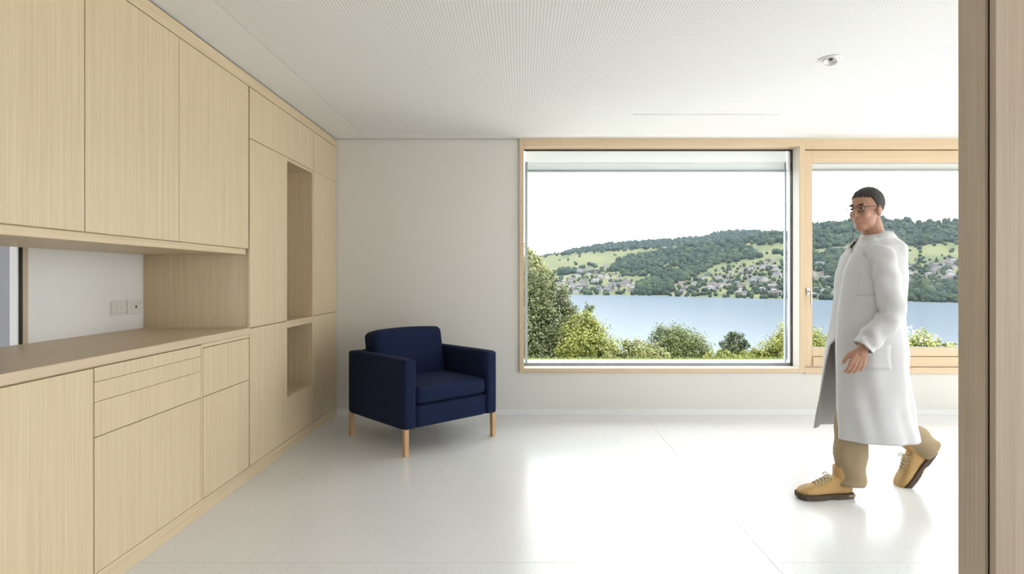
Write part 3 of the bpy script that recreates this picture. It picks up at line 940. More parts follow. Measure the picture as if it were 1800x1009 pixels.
# collar
rows = []
for dz, dr in ((0.005, -0.004), (0.030, -0.004), (0.034, 0.006), (0.010, 0.022), (-0.022, 0.036)):
    line = []
    for q in range(40):
        th = math.pi * 0.16 + q / 39 * (2 * math.pi - 2 * math.pi * 0.16)
        fr = max(0.0, math.cos(th))
        line.append((2.064 - (0.084 + dr) * math.cos(th) - 0.02 * fr, 3.52 - (0.086 + dr) * math.sin(th), 1.478 + dz - 0.055 * fr + 0.012 * (1 - fr) * 0))
    rows.append(line)
mpart('collar', eval_mods(grid_mesh('collar', rows), [('SOLIDIFY', dict(thickness=0.003, offset=0.0))]), COAT, coat_o)
# breast pocket and hip pocket on the near side of the coat, buttons down the front
def patch(name, zc, hz, u0, u1):
    rws = []
    for i in range(8):
        z = zc + hz - 2 * hz * i / 7
        k = min(range(len(rows_all)), key=lambda q: abs(rows_all[q][0][2] - z))
        src = rows_all[k]
        line = []
        for j in range(10):
            f = (u0 + (u1 - u0) * j / 9) * (NU - 1)
            a = int(f); t = f - a
            p = Vector(src[a]) * (1 - t) + Vector(src[a + 1]) * t
            c = Vector((2.03, 3.52, p.z))
            line.append(p + (p - c).normalized() * 0.004 + Vector((0, 0, z - p.z)))
        rws.append(line)
    return eval_mods(grid_mesh(name, rws), [('SOLIDIFY', dict(thickness=0.005, offset=0.0))])


rows_all = grid
mpart('pocket', patch('pocket', 1.21, 0.065, 0.10, 0.19), COAT, coat_o)
mpart('pocket', patch('pocket', 0.83, 0.09, 0.12, 0.25), COAT, coat_o)

# trousers
def leg_tube(pts, rad, seed):
    p, r = resample(pts, rad, 9)
    rws = tube_rows(p, r, 26)
    out = []
    for i, row in enumerate(rws):
        c = p[i]
        f = i / len(rws)
        out.append([Vector(v) + (Vector(v) - c).normalized() * (mnoise.noise(Vector((j * 0.16 + seed, i * 0.16, seed))) * 0.016 * (0.4 + f) + 0.005 * f * math.sin(i * 1.1 + j * 0.5)) for j, v in enumerate(row)])
    return grid_mesh('leg', out, True, True, False)


near_leg = leg_tube([hip_n + Vector((0, 0, 0.05)), hip_n * 0.5 + knee_n * 0.5, knee_n, knee_n * 0.45 + ank_n * 0.55 + Vector((0.008, 0, 0)), ank_n + Vector((0.012, 0, -0.035))], [0.11, 0.095, 0.086, 0.080, 0.081], 1.0)
far_leg = leg_tube([hip_f + Vector((0, 0, 0.05)), hip_f * 0.5 + knee_f * 0.5, knee_f, knee_f * 0.45 + ank_f * 0.55, ank_f + Vector((0.02, 0, -0.01))], [0.11, 0.095, 0.086, 0.078, 0.074], 7.0)
seat = ellipsoid((2.04, 3.525, 0.98), (0.125, 0.18, 0.14))
mpart('trousers', join_meshes('trousers', [eval_mods(near_leg, [('SOLIDIFY', dict(thickness=0.004, offset=-1.0))]), eval_mods(far_leg, [('SOLIDIFY', dict(thickness=0.004, offset=-1.0))]), seat]), KHAKI)


# boots
def boot(M):
    ringsp = [(-0.078, 0.020, 0.030, 0.080), (-0.066, 0.034, 0.024, 0.110), (-0.03, 0.041, 0.022, 0.125), (0.02, 0.042, 0.022, 0.122), (0.06, 0.042, 0.022, 0.112),
              (0.10, 0.045, 0.022, 0.094), (0.14, 0.049, 0.022, 0.080), (0.18, 0.050, 0.022, 0.074), (0.21, 0.045, 0.023, 0.066), (0.23, 0.033, 0.025, 0.055), (0.241, 0.014, 0.030, 0.045)]
    rws = []
    for x, w, z0, z1 in ringsp:
        zc, hz = (z0 + z1) / 2, (z1 - z0) / 2
        rws.append([(x, w * math.copysign(abs(math.cos(a)) ** 0.7, math.cos(a)), zc + hz * math.copysign(abs(math.sin(a)) ** (0.5 if math.sin(a) < 0 else 0.85), math.sin(a))) for a in [2 * math.pi * q / 24 for q in range(24)]])
    up = grid_mesh('upper', rws, True, True, True)
    shaft = tube_mesh('shaft', [(-0.02, 0, 0.08), (-0.022, 0, 0.12), (-0.026, 0, 0.175)], [0.045, 0.047, 0.05], 20)
    upper = remesh([up, shaft], 0.004, 4)
    upper.transform(M)
    sole_r = []
    for x, w, z0, z1 in ringsp:
        w2 = w + 0.006
        x2 = x * 1.02 + (0.003 if x > 0.2 else -0.003 if x < -0.06 else 0)
        zb_ = 0.0 if (x < 0.025 or x > 0.075) else 0.012
        zb_ += max(0, x - 0.13) ** 2 * 1.1
        sole_r.append([(x2, -w2, zb_), (x2, w2, zb_), (x2, w2, 0.028 + max(0, x - 0.13) ** 2 * 0.8), (x2, -w2, 0.028 + max(0, x - 0.13) ** 2 * 0.8)])
    sole = grid_mesh('sole', sole_r, True, True, True); sole.transform(M)
    heel = bmesh.new(); bm_box(heel, (0.098, 0.092, 0.014), (-0.028, 0, 0.019), 0.003, 2); heel = from_bm(heel, 'welt'); heel.transform(M)
    lc = []
    for i in range(5):
        x = 0.050 + i * 0.019; z = 0.121 - i * 0.0085
        lc.append(tube_mesh('l', *resample([(x, -0.030, z - 0.018), (x + 0.008, -0.014, z), (x + 0.012, 0.014, z), (x + 0.018, 0.030, z - 0.020)], [0.0028] * 4, 4), n=7))
        lc.append(tube_mesh('l', *resample([(x, 0.030, z - 0.018), (x + 0.008, 0.014, z + 0.002), (x + 0.012, -0.014, z + 0.002), (x + 0.018, -0.030, z - 0.020)], [0.0028] * 4, 4), n=7))
    for sgn in (-1, 1):
        lc.append(tube_mesh('l', *resample([(0.052, 0, 0.124), (0.060, sgn * 0.022, 0.136), (0.074, sgn * 0.030, 0.126), (0.060, sgn * 0.016, 0.118)], [0.0026] * 4, 5), n=7))
    lace = join_meshes('laces', lc); lace.transform(M)
    return upper, sole, heel, lace


# near boot: flat on the floor, toe to the left and slightly raised
M1 = Matrix.Translation((1.802, 3.43, 0.0)) @ Matrix.Rotation(math.pi + math.radians(6), 4, 'Z')
# far boot: on its toe, heel raised
pitch = math.radians(52)
M2 = Matrix.Translation((2.315, 3.62, 0.0)) @ Matrix.Rotation(math.pi, 4, 'Z') @ Matrix.Rotation(pitch, 4, 'Y') @ Matrix.Translation((-0.19, 0, 0.0))
for M in (M1, M2):
    u_, s_, h_, l_ = boot(M)
    b_ = mpart('boot', u_, TAN)
    mpart('sole', s_, SOLE, b_, False); mpart('heel_welt', h_, plain('heel_tan', (0.38, 0.25, 0.13), 0.7), b_, False); mpart('laces', l_, LACE, b_)

# ================================================================== OUTSIDE
LAWN = -0.405
gm = noisy('meadow_ground', [(0.09, 0.11, 0.035), (0.13, 0.15, 0.05), (0.17, 0.18, 0.07)], 1.2)
gr = box('lawn', (-40, 9.2, LAWN - 0.4), (40, 12.1, LAWN), gm); tag(gr, 'strip of green lawn just outside the lake window', 'lawn', kind='structure')
tr = box('bounce_ground', (-40, -30, LAWN - 0.4), (40, 9.2, LAWN), noisy('bounce_paving', [(0.62, 0.61, 0.59), (0.70, 0.69, 0.67)], 0.8)); tag(tr, 'unseen pale ground added around the building to bounce daylight indoors', 'bounce_ground', kind='structure')  # unseen ground, made pale to bounce daylight onto the ceiling
# steep bank from the lawn down to the lake
ZW = -24.0
rows = []
for i in range(24):
    t = i / 23
    y = 12.1 + 45 * t
    z = LAWN - 0.02 + (ZW - 1 - LAWN) * t ** 0.8
    rows.append([(x, y, z + 0.5 * mnoise.noise(Vector((x * 0.1, y * 0.1, 0))) * min(1, t * 6)) for x in np.linspace(-90, 110, 40)])
bank = link('bank', grid_mesh('bank', rows), gm, smooth=True); tag(bank, 'steep grassy bank falling from the lawn to the lake', 'bank', kind='structure')

# grass blades along the outer edge of the lawn
def quads_mesh(name, centers, ax, ay):
    """One diamond-shaped leaf per centre, spanned by half axes ax and ay."""
    n = len(centers)
    v = np.empty((n, 4, 3), np.float32)
    v[:, 0] = centers - ax; v[:, 1] = centers + ay; v[:, 2] = centers + ax; v[:, 3] = centers - ay
    me = bpy.data.meshes.new(name)
    me.vertices.add(n * 4); me.vertices.foreach_set('co', v.reshape(-1))
    me.loops.add(n * 4); me.loops.foreach_set('vertex_index', np.arange(n * 4, dtype=np.int32))
    me.polygons.add(n); me.polygons.foreach_set('loop_start', np.arange(0, n * 4, 4, dtype=np.int32))
    me.update(calc_edges=True)
    return me


def unit_vecs(n):
    v = RNG.normal(size=(n, 3)); v /= np.linalg.norm(v, axis=1)[:, None]
    return v


n = 16000
c = np.stack([RNG.uniform(-3, 9, n), 12.1 - RNG.exponential(0.5, n).clip(0, 3), np.full(n, LAWN)], 1)
h = RNG.uniform(0.015, 0.04, n)
ax = np.stack([RNG.normal(0, 0.012, n), RNG.normal(0, 0.012, n), h], 1)
ay = unit_vecs(n) * 0.006; ay[:, 2] *= 0.1
go = link('grass', quads_mesh('grass', c + ax * np.array([0.5, 0.5, 0.9]), ax, ay), leaf_mat('grass_blades', (0.24, 0.27, 0.07), (0.12, 0.16, 0.04)))
tag(go, 'short sunlit grass along the outer edge of the lawn', 'grass', kind='stuff')


def foliage(name, blobs, Y, nleaf, size, mat, parent, depth=0.8, spread=0.20, inner=0.25, clumps=46):
    """Leaves gathered in clumps over a set of rounded masses given as (px, py, radius px[, vertical radius px, depth offset])."""
    s = Y / F
    W = np.array([b[2] ** 2 for b in blobs], float); W /= W.sum()
    cs, outs = [], []
    for b, w in zip(blobs, W):
        k = max(8, int(nleaf * w))
        r = b[2] * s; rz = (b[3] if len(b) > 3 else b[2]) * s
        dy = b[4] if len(b) > 4 else 0.0
        cen = np.array(at(b[0], b[1], Y)) + np.array([0, dy, 0])
        K = max(6, int(clumps * (r / 0.6) ** 1.2))
        cl = unit_vecs(K) * RNG.uniform(0.72, 1.06, K)[:, None]
        pick = RNG.integers(0, K, k)
        p = cl[pick] + RNG.normal(size=(k, 3)) * spread
        inn = RNG.random(k) < inner
        p[inn] = unit_vecs(inn.sum()) * RNG.uniform(0.2, 0.8, inn.sum())[:, None]
        o = p / np.maximum(np.linalg.norm(p, axis=1), 1e-4)[:, None]
        cs.append(cen + p * np.array([r, r * depth, rz])); outs.append(o)
    c = np.concatenate(cs); o = np.concatenate(outs); n = len(c)
    nrm = o * 0.7 + unit_vecs(n) * 0.75 + np.array([0, 0, 0.35]); nrm /= np.linalg.norm(nrm, axis=1)[:, None]
    a = np.cross(nrm, unit_vecs(n)); a /= np.linalg.norm(a, axis=1)[:, None]
    b_ = np.cross(nrm, a)
    L = size * RNG.uniform(0.6, 1.25, n)[:, None] * 0.5
    base = np.array(parent.location)
    return link(name, quads_mesh(name, (c - base).astype(np.float32), a * L, b_ * L * 0.55), mat, parent)


BARK = noisy('bark', [(0.10, 0.075, 0.05), (0.20, 0.16, 0.11)], 9)


def shrub(name, label, cat, Y, blobs, nleaf, size, mat, ground=None, stems=4, **kw):
    bx = sum(b[0] * b[2] for b in blobs) / sum(b[2] for b in blobs)
    base = at(bx, PY, Y); base.z = ground if ground is not None else LAWN - 0.5 - 0.12 * max(0, Y - 12.1)
    e = empty(name, base); tag(e, label, cat)
    foliage('foliage', blobs, Y, nleaf, size, mat, e, **kw)
    ms = []
    for i in range(stems):
        b = blobs[i % len(blobs)]
        tip = at(b[0], b[1] - b[2] * 0.3, Y)
        st = base + Vector((random.uniform(-0.1, 0.1), random.uniform(-0.1, 0.1), 0))
        mid = st.lerp(tip, 0.5) + Vector((random.uniform(-0.1, 0.1), random.uniform(-0.1, 0.1), 0.08))
        pts, rad = resample([st, mid, tip], [0.035, 0.022, 0.007], 4)
        ms.append(tube_mesh('stem', [p - base for p in pts], rad, 6))
    for m in ms: link('stem', m, BARK, e, smooth=True)
    return e


L_DARK = leaf_mat('leaf_dark', (0.19, 0.20, 0.09), (0.055, 0.07, 0.03))
L_MID = leaf_mat('leaf_mid', (0.17, 0.20, 0.07), (0.07, 0.095, 0.03))
L_YEL = leaf_mat('leaf_yellow_green', (0.30, 0.30, 0.07), (0.14, 0.17, 0.04))
L_PALE = leaf_mat('leaf_pale', (0.30, 0.30, 0.12), (0.17, 0.19, 0.07))
L_GREY = leaf_mat('leaf_grey_green', (0.105, 0.135, 0.065), (0.05, 0.07, 0.035))

shrub('large_bush', 'large dark green bush filling the lower left of the lake window', 'bush', 14.0,
      [(915, 590, 78), (958, 560, 44), (938, 515, 42), (985, 600, 44), (870, 530, 75), (850, 610, 80), (935, 628, 45), (905, 485, 42), (978, 530, 26), (1005, 570, 22), (1000, 545, 16), (960, 505, 22)], 80000, 0.058, L_DARK, stems=6, spread=0.17)
shrub('tall_shrub', 'thin pale green shrub rising above the large bush at the left frame', 'shrub', 14.6,
      [(936, 452, 15), (952, 468, 15), (930, 472, 20), (946, 488, 20), (918, 446, 14), (962, 484, 10)], 3800, 0.062, L_PALE, stems=6, clumps=40, inner=0.1)
shrub('sunlit_bush', 'yellow-green bush sloping down beside the large dark bush', 'bush', 13.2,
      [(1020, 600, 34), (1046, 602, 28), (1068, 616, 24), (1026, 568, 20), (1044, 580, 17), (1003, 628, 28), (1085, 628, 16)], 17000, 0.052, L_YEL)
shrub('sapling', 'slender sapling poking up beside the yellow-green bush against the water', 'sapling', 14.2,
      [(1033, 540, 9), (1030, 553, 9), (1034, 568, 11)], 900, 0.05, L_MID, stems=3, clumps=30)
shrub('low_scrub', 'low pale scrub between the sunlit bush and the round bush', 'bush', 13.0,
      [(1085, 620, 18), (1108, 613, 17), (1128, 616, 18), (1068, 628, 17), (1146, 618, 16), (1160, 628, 14)], 9000, 0.048, L_PALE, stems=5)
shrub('round_bush', 'round dark green bush at the water, middle of the lake window', 'bush', 15.0,
      [(1188, 620, 40), (1176, 604, 28), (1214, 622, 32), (1238, 632, 22), (1150, 624, 22), (1198, 602, 24)], 24000, 0.055, L_MID, stems=4)
shrub('low_hedge', 'low yellow-green growth along the lawn right of the round bush', 'hedge', 12.8,
      [(1250, 632, 12), (1266, 629, 12), (1284, 630, 13), (1300, 631, 12), (1318, 627, 14), (1334, 630, 12)], 6500, 0.045, L_YEL, stems=5)
shrub('young_tree', 'small dark young tree standing alone in front of the water', 'tree', 13.6,
      [(1293, 604, 17, 18), (1281, 615, 14), (1306, 613, 14), (1299, 590, 8, 10), (1286, 593, 7, 10), (1312, 603, 7, 9)], 4200, 0.05, L_GREY, stems=4, clumps=34, inner=0.12)
shrub('corner_bush', 'bright yellow-green bush in the lower right corner of the lake window', 'bush', 13.0,
      [(1368, 612, 26), (1345, 622, 20), (1388, 600, 28), (1420, 608, 30), (1328, 630, 13), (1450, 620, 24)], 16000, 0.05, L_YEL)
fb = shrub('flowering_bush', 'light green bush with white blossom outside the casement window', 'bush', 11.0,
           [(1590, 606, 26), (1622, 608, 22), (1560, 606, 24), (1650, 614, 18), (1530, 610, 22), (1672, 618, 14)], 4200, 0.075, L_YEL, ground=LAWN, inner=0.15)
foliage('blossom', [(1590, 604, 27), (1622, 606, 23), (1560, 604, 25), (1650, 612, 18)], 11.0, 700, 0.05, plain('white_petals', (0.75, 0.75, 0.68), 0.7), fb, inner=0.0)

# ---- lake
lm, nt, b = mat_base('lake_water')
nt.nodes.remove(b)
df = N(nt, 'ShaderNodeBsdfDiffuse'); df.inputs['Color'].default_value = (0.075, 0.095, 0.118, 1)
gz = N(nt, 'ShaderNodeBsdfGlossy'); gz.inputs['Roughness'].default_value = 0.12; gz.inputs['Color'].default_value = (0.92, 0.96, 1.0, 1)
lw = N(nt, 'ShaderNodeMixShader'); lw.inputs[0].default_value = 0.155
nt.links.new(df.outputs[0], lw.inputs[1]); nt.links.new(gz.outputs[0], lw.inputs[2])
nt.links.new(lw.outputs[0], nt.nodes['Material Output'].inputs[0])
ge = N(nt, 'ShaderNodeNewGeometry')
mp = N(nt, 'ShaderNodeMapping'); mp.inputs['Scale'].default_value = (0.05, 0.35, 1)
nt.links.new(ge.outputs['Position'], mp.inputs['Vector'])
nz = N(nt, 'ShaderNodeTexNoise'); nz.inputs['Scale'].default_value = 1; nz.inputs['Detail'].default_value = 3
nt.links.new(mp.outputs[0], nz.inputs['Vector'])
bp = N(nt, 'ShaderNodeBump'); bp.inputs['Strength'].default_value = 0.25; bp.inputs['Distance'].default_value = 0.6
nt.links.new(nz.outputs['Fac'], bp.inputs['Height']); nt.links.new(bp.outputs['Normal'], gz.inputs['Normal'])
lk = box('lake', (-900, 40, ZW - 2), (1600, 3300, ZW), lm); tag(lk, 'calm pale blue lake below the house', 'lake', kind='structure')

# ---- hills across the lake
def interp(x, pts):
    return float(np.interp(x, [p[0] for p in pts], [p[1] for p in pts]))


SHORE = [(300, 514), (926, 517), (1012, 518), (1150, 520), (1384, 526), (1550, 529), (1684, 532), (2300, 545)]
RIDGE = [(300, 470), (700, 462), (926, 456), (962, 449), (1000, 445), (1050, 442), (1100, 438), (1150, 435), (1200, 432), (1250, 428), (1300, 424), (1340, 417),
         (1384, 411), (1428, 397), (1470, 392), (1510, 390), (1600, 396), (1640, 394), (1690, 391), (1800, 388), (2300, 380)]
CREST = [(700, 470), (940, 456), (980, 449), (1010, 441), (1060, 432), (1110, 428), (1180, 424), (1240, 419), (1262, 411), (1300, 409), (1384, 411), (1430, 410), (1500, 414), (1700, 425)]
FAR = [(300, 2000), (926, 2000), (1100, 1800), (1384, 1500), (1684, 1250), (2300, 1100)]


def hill(px, t):
    """Point of the hillside: px picks the bearing, t runs from the shore (0) to the ridge (1)."""
    ys = interp(px, SHORE); yr = interp(px, RIDGE)
    d0 = (EYE - ZW) * F / (ys - PY); d1 = interp(px, FAR)
    d = d0 + (d1 - d0) * t
    y = ys + (yr - ys) * t
    p = at(px, y, d)
    k = min(1, t * 8) * min(1, (1 - t) * 8 + 0.2) if t <= 1 else 0.2
    p.z += k * 7.0 * mnoise.noise(Vector((p.x * 0.006, p.y * 0.006, 0.5)))
    return p


rows = []
pxs = np.linspace(300, 2300, 260)
for t in np.concatenate([[-0.02], np.linspace(0, 1, 70)]):
    if t < 0:
        rows.append([hill(px, 0) + Vector((0, -14, -2)) for px in pxs])
    else:
        rows.append([hill(px, t) for px in pxs])
rows.append([hill(px, 1) + Vector((0, 200, -30)) for px in pxs])
def far_hill(px, t):
    """The wooded ridge behind, from its hidden foot (0) to its crest (1)."""
    y = interp(px, CREST)
    return at(px, y + 26 * (1 - t), 2050 + 500 * t)


hm = noisy('hill_meadow', [(0.042, 0.055, 0.027), (0.064, 0.075, 0.034), (0.092, 0.096, 0.044), (0.068, 0.075, 0.035)], 0.012, detail=8, stretch=(1, 0.6, 1))
hl = link('hillside', grid_mesh('hillside', rows), hm, smooth=True); tag(hl, 'green hillside of meadows and woods across the lake', 'hill', kind='structure')


rows = [[far_hill(px, t) for px in np.linspace(700, 1700, 120)] for t in np.linspace(0, 1, 14)]
rows.append([p_ + Vector((0, 200, -60)) for p_ in rows[-1]])
fr_ = link('far_ridge', grid_mesh('far_ridge', rows), hm, smooth=True); tag(fr_, 'distant bluish wooded ridge behind the hillside', 'hill', kind='structure')


def inside(px, py, poly):
    r = False; j = len(poly) - 1
    for i in range(len(poly)):
        xi, yi = poly[i]; xj, yj = poly[j]
        if (yi > py) != (yj > py) and px < (xj - xi) * (py - yi) / (yj - yi) + xi: r = not r
        j = i
    return r


WOOD = [  # stands of wood on the slope
    [(1072, 478), (1090, 455), (1130, 445), (1170, 440), (1215, 437), (1255, 432), (1296, 430), (1330, 440), (1336, 456), (1300, 462), (1262, 468), (1222, 486), (1190, 500), (1178, 519), (1112, 519), (1118, 500), (1150, 484), (1100, 488)],
    [(1200, 436), (1212, 424), (1384, 410), (1384, 418), (1330, 428), (1290, 432)],
    [(1310, 424), (1384, 412), (1428, 398), (1428, 420), (1330, 432)],
    [(1425, 398), (1510, 390), (1690, 392), (1690, 424), (1640, 428), (1560, 432), (1520, 425), (1425, 440)],
    [(1425, 448), (1500, 436), (1530, 450), (1510, 490), (1470, 500), (1425, 470)],
    [(965, 478), (1010, 470), (1050, 462), (1046, 470), (1000, 482), (968, 486)],
    [(985, 449), (1010, 440), (1090, 433), (1140, 430), (1140, 438), (1060, 442)],
    [(1590, 505), (1690, 500), (1690, 531), (1560, 530)],
    [(1690, 390), (1900, 385), (1900, 440), (1690, 430)], [(1350, 447), (1384, 441), (1428, 436), (1428, 450), (1384, 452)]]
TOWN = [[(968, 496), (1040, 484), (1075, 482), (1112, 490), (1112, 516), (1000, 516), (926, 514), (900, 500)],
        [(1020, 470), (1064, 466), (1070, 482), (1010, 490)],
        [(1185, 518), (1192, 504), (1225, 488), (1265, 474), (1300, 466), (1340, 460), (1428, 458), (1480, 480), (1500, 527), (1384, 524)],
        [(1540, 470), (1690, 452), (1800, 455), (1800, 520), (1690, 515), (1540, 520)]]


def t_of(px, py):
    ys = interp(px, SHORE); yr = interp(px, RIDGE)
    return (ys - py) / (ys - yr)


# ---- houses of the village
WALLC = [plain('house_white', (0.20, 0.195, 0.20), 0.9), plain('house_cream', (0.16, 0.145, 0.13), 0.9), plain('house_grey', (0.11, 0.11, 0.12), 0.9)]
ROOFC = [plain('roof_brown', (0.055, 0.045, 0.043), 0.9), plain('roof_grey', (0.055, 0.057, 0.064), 0.9), plain('roof_pale', (0.11, 0.105, 0.105), 0.9)]


def house_walls(w, d, h, rh):
    me = bpy.data.meshes.new('walls')
    x, y = w / 2, d / 2
    me.from_pydata([(-x, -y, -3), (x, -y, -3), (x, y, -3), (-x, y, -3), (-x, -y, h), (x, -y, h), (x, y, h), (-x, y, h), (-x, 0, h + rh), (x, 0, h + rh)], [],
                   [(0, 1, 5, 4), (1, 2, 6, 9, 5), (2, 3, 7, 6), (3, 0, 4, 8, 7), (4, 5, 9, 8), (6, 7, 8, 9)])
    return me


def house_roof(w, d, h, rh):
    x, y = w / 2 + 0.6, d / 2 + 0.7
    k = rh / (d / 2)
    e = h + rh - k * y
    me = bpy.data.meshes.new('roof')
    th = 0.35
    P_ = [(-x, -y, e), (x, -y, e), (x, 0, h + rh), (-x, 0, h + rh), (x, y, e), (-x, y, e)]
    P_ += [(a, b_, c_ + th) for a, b_, c_ in P_]
    me.from_pydata(P_, [], [(6, 7, 8, 9), (9, 8, 10, 11), (0, 3, 2, 1), (3, 5, 4, 2), (0, 1, 7, 6), (5, 11, 10, 4), (1, 2, 8, 7), (2, 4, 10, 8), (0, 6, 9, 3), (3, 9, 11, 5)])
    return me


KINDS = []
for i, (w, d, h, rh) in enumerate(((11, 9, 5.5, 2.6), (14, 10, 6.0, 3.0), (9, 8, 5.0, 2.6), (18, 11, 8.5, 2.4), (13, 9, 5.8, 1.2))):
    KINDS.append((house_walls(w, d, h, rh), house_roof(w, d, h, rh)))
protos = {}
homes = []
home_zone = []
tries = 0
while len(homes) < 300 and tries < 20000:
    tries += 1
    poly = random.choices(TOWN, (2.2, 0.5, 4.0, 2.2))[0]
    xs = [q[0] for q in poly]; ys = [q[1] for q in poly]
    qx, qy = random.uniform(min(xs), max(xs)), random.uniform(min(ys), max(ys))
    if not inside(qx, qy, poly): continue
    t = t_of(qx, qy)
    if not 0.01 < t < 0.9: continue
    g_ = hill(qx, t)
    if any((g_ - q_).length < 10.5 for q_ in homes): continue
    homes.append(g_); home_zone.append(TOWN.index(poly))
for i, g_ in enumerate(homes):
    k = random.randrange(5); wi, ri = random.choices((0, 1, 2), (6, 3, 2))[0], random.choices((0, 1, 2), (4, 3, 3))[0]
    key = (k, wi, ri)
    if key not in protos:
        a, r_ = [m.copy() for m in KINDS[k]]
        a.materials.append(WALLC[wi]); r_.materials.append(ROOFC[ri])
        protos[key] = (a, r_)
    a, r_ = protos[key]
    o = empty('house', g_, random.gauss(0.0, 0.45)); tag(o, '%s %s house with %s roof %s' % (('small', 'broad', 'tiny', 'tall', 'low')[k], ('white', 'cream', 'grey')[wi], ('a brown', 'a dark grey', 'a pale')[ri],
        ('in the village left on the far shore', 'in the hamlet above the left village', 'in the village right of the wood', 'on the slope right of the man')[home_zone[i]]),
        'house', ('houses of the left lakeside village', 'houses of the upper hamlet', 'houses of the village right of the wood', 'houses on the slope right of the man')[home_zone[i]])
    s = random.uniform(0.46, 0.76); o.scale = (s, s, s)
    for nm, m in (('walls', a), ('roof', r_)):
        c_ = bpy.data.objects.new(nm, m); COL.objects.link(c_); c_.parent = o



CROWN = [noisy('crown_deep', [(0.010, 0.018, 0.014), (0.018, 0.029, 0.021), (0.030, 0.043, 0.029)], 0.35, bump=0.6),
         noisy('crown_fresh', [(0.017, 0.027, 0.017), (0.030, 0.043, 0.025), (0.044, 0.058, 0.032)], 0.35, bump=0.6)]


def crown_mesh(seed, conifer, sub=3):
    bm = bmesh.new(); bmesh.ops.create_icosphere(bm, subdivisions=sub, radius=1.0)
    for v in bm.verts:
        d = v.co.normalized()
        k = 1 + 0.30 * mnoise.noise(d * 2.2 + Vector((seed, 0, 0))) + 0.20 * mnoise.noise(d * 5 + Vector((0, seed, 0)))
        if conifer:
            h_ = (d.z + 1) / 2
            rr = (1 - h_) ** 0.75 * 1.35 + 0.05
            xy = Vector((d.x, d.y)); xy = xy.normalized() if xy.length > 1e-4 else xy
            rim = min(1.0, math.sqrt(max(0, 1 - d.z ** 2)) * 3)
            v.co = Vector((xy.x * rr * rim * k * 0.55, xy.y * rr * rim * k * 0.55, h_ * 2.3))
        else:
            v.co = Vector((d.x * k, d.y * k, 0.95 + d.z * k * 1.05))
    return from_bm(bm, 'crown')


VAR = [crown_mesh(i * 3.7, i == 3) for i in range(4)]
for i, m in enumerate(VAR):
    m.materials.append(CROWN[1 if i == 1 else 0])
    for p in m.polygons: p.use_smooth = True
spots = []
ZW_ = ['in the large wood in the middle of the far slope', 'in the ridge wood above the far slope', 'in the ridge wood beside the mullion', 'in the ridge wood seen through the casement window',
       'in the wood left of the walking man', 'in the thin wood above the left village', 'in the ridge wood at far left', 'in the lakeside grove right of the walking man',
       'in the ridge wood at far right', 'in the tree belt above the right village']
ZT_ = ['between the houses of the left village', 'between the houses of the upper hamlet', 'between the houses of the village right of the wood', 'between the houses right of the walking man']
px = 860.0
while px < 1860:
    py = 385.0
    while py < 536:
        qx, qy = px + random.uniform(-2.4, 2.4), py + random.uniform(-1.6, 1.6)
        t = t_of(qx, qy)
        if -0.02 < t < 1.02:
            pr = 0.0
            if any(inside(qx, qy, w) for w in WOOD): pr = 0.95
            elif any(inside(qx, qy, w) for w in TOWN): pr = 0.62
            elif t < 0.06: pr = 0.5
            elif t > 0.965: pr = 0.75
            else: pr = 0.22 if mnoise.noise(Vector((qx * 0.04, qy * 0.12, 0))) > 0.12 else 0.02
            if random.random() < pr:
                wood_ = pr > 0.9
                g_ = hill(qx, max(0.0, min(1.0, t)))
                r = random.choice((random.uniform(3.4, 5.0), random.uniform(4.5, 7.2))) * (1.0 if wood_ else 0.62) * (1.25 if g_.y > 1300 else 1.0)
                if any(abs(g_.x - q_.x) < r + 3 and abs(g_.y - q_.y) < r + 3 for q_ in homes): pass
                else: 
                    zn = next((ZW_[k_] for k_, w in enumerate(WOOD) if inside(qx, qy, w)), None) or next((ZT_[k_] for k_, w in enumerate(TOWN) if inside(qx, qy, w)), None) or ('along the far shoreline' if t < 0.06 else 'on the open meadow slope across the lake')
                    spots.append((g_, r, random.choices((0, 1, 2, 3), (4, 3, 4, 2))[0], zn))
        py += 3.7
    px += 5.6
for qx in np.arange(930, 1520, 3.3):
    for t in (0.35, 0.5, 0.63, 0.75, 0.86, 0.95, 1.0):
        g_ = far_hill(qx + random.uniform(-2, 2), t)
        spots.append((g_, random.uniform(6, 10), random.choices((0, 2, 3), (3, 3, 3))[0], 'on the distant bluish ridge'))
spots.sort(key=lambda s: s[0].y / s[1])
for i, (g_, r, v, zn) in enumerate(spots[:300]):
    o = bpy.data.objects.new('hillside_tree', VAR[v]); COL.objects.link(o)
    o.location = g_ - Vector((0, 0, 0.3 * r)); o.scale = (r, r, r * random.uniform(0.9, 1.2)); o.rotation_euler = (0, 0, random.uniform(0, 6.28))
    tag(o, '%s tree %s' % (('round dark green', 'round fresh green', 'lumpy dark green', 'pointed dark green')[v], zn), 'tree', 'trees ' + zn)
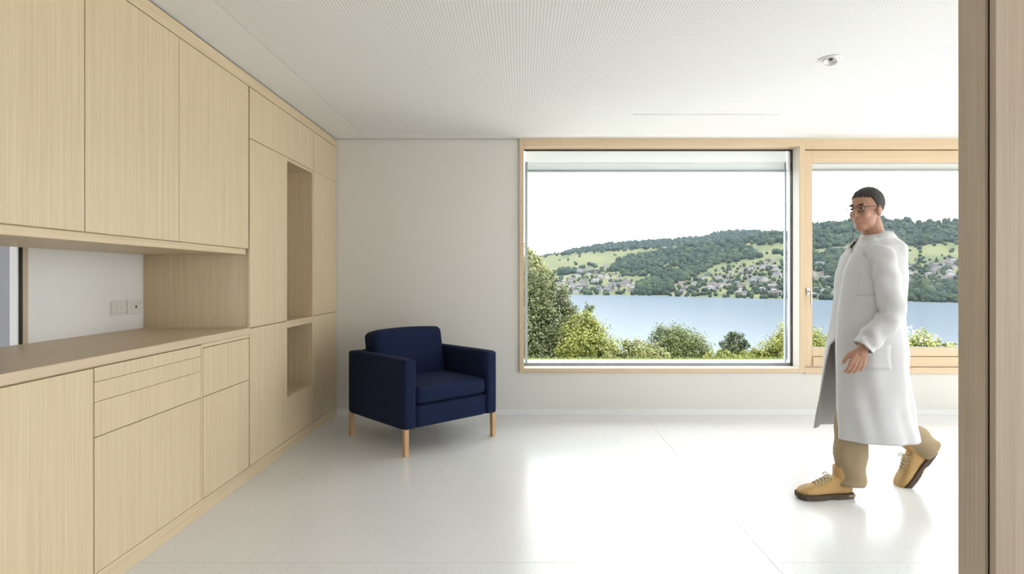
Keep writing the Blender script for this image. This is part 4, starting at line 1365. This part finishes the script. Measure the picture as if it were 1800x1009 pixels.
LOW = [crown_mesh(i * 3.7, i == 3, 2) for i in range(4)]
vv, ff, mi, off = [], [], [], 0
for g_, r, v, zn in spots[300:]:
    m = LOW[v]
    co = np.empty(len(m.vertices) * 3, np.float32); m.vertices.foreach_get('co', co); co = co.reshape(-1, 3)
    a = random.uniform(0, 6.28); ca, sa = math.cos(a), math.sin(a)
    q = co.copy(); q[:, 0] = co[:, 0] * ca - co[:, 1] * sa; q[:, 1] = co[:, 0] * sa + co[:, 1] * ca
    q = q * r + np.array([g_.x, g_.y, g_.z - 0.3 * r])
    fi = np.empty(len(m.polygons) * 3, np.int32); m.loops.foreach_get('vertex_index', fi)
    vv.append(q); ff.append(fi.reshape(-1, 3) + off); off += len(q); mi += [1 if v == 1 else 0] * len(m.polygons)
if vv:
    vv = np.concatenate(vv).astype(np.float32); ff = np.concatenate(ff).astype(np.int32)
    me = bpy.data.meshes.new('forest')
    me.vertices.add(len(vv)); me.vertices.foreach_set('co', vv.reshape(-1))
    me.loops.add(ff.size); me.loops.foreach_set('vertex_index', ff.reshape(-1))
    me.polygons.add(len(ff)); me.polygons.foreach_set('loop_start', np.arange(0, ff.size, 3, dtype=np.int32))
    me.materials.append(CROWN[0]); me.materials.append(CROWN[1])
    me.polygons.foreach_set('material_index', np.array(mi, np.int32))
    me.polygons.foreach_set('use_smooth', np.ones(len(ff), bool))
    me.update(calc_edges=True)
    fo = link('forest', me); tag(fo, 'distant dark woods covering the hill across the lake', 'forest', kind='stuff')


# ---- thin summer haze over the lake
hz = bpy.data.materials.new('haze'); hz.use_nodes = True
nt = hz.node_tree; nt.nodes.remove(nt.nodes['Principled BSDF'])
vs = N(nt, 'ShaderNodeVolumeScatter'); vs.inputs['Color'].default_value = (0.62, 0.78, 1.0, 1); vs.inputs['Density'].default_value = 3.0e-5
nt.links.new(vs.outputs[0], nt.nodes['Material Output'].inputs['Volume'])
ho = box('haze', (-880, 120, ZW + 0.5), (1580, 3200, 320), hz); tag(ho, 'thin blue summer haze over the lake and the far hills', 'haze', kind='stuff')
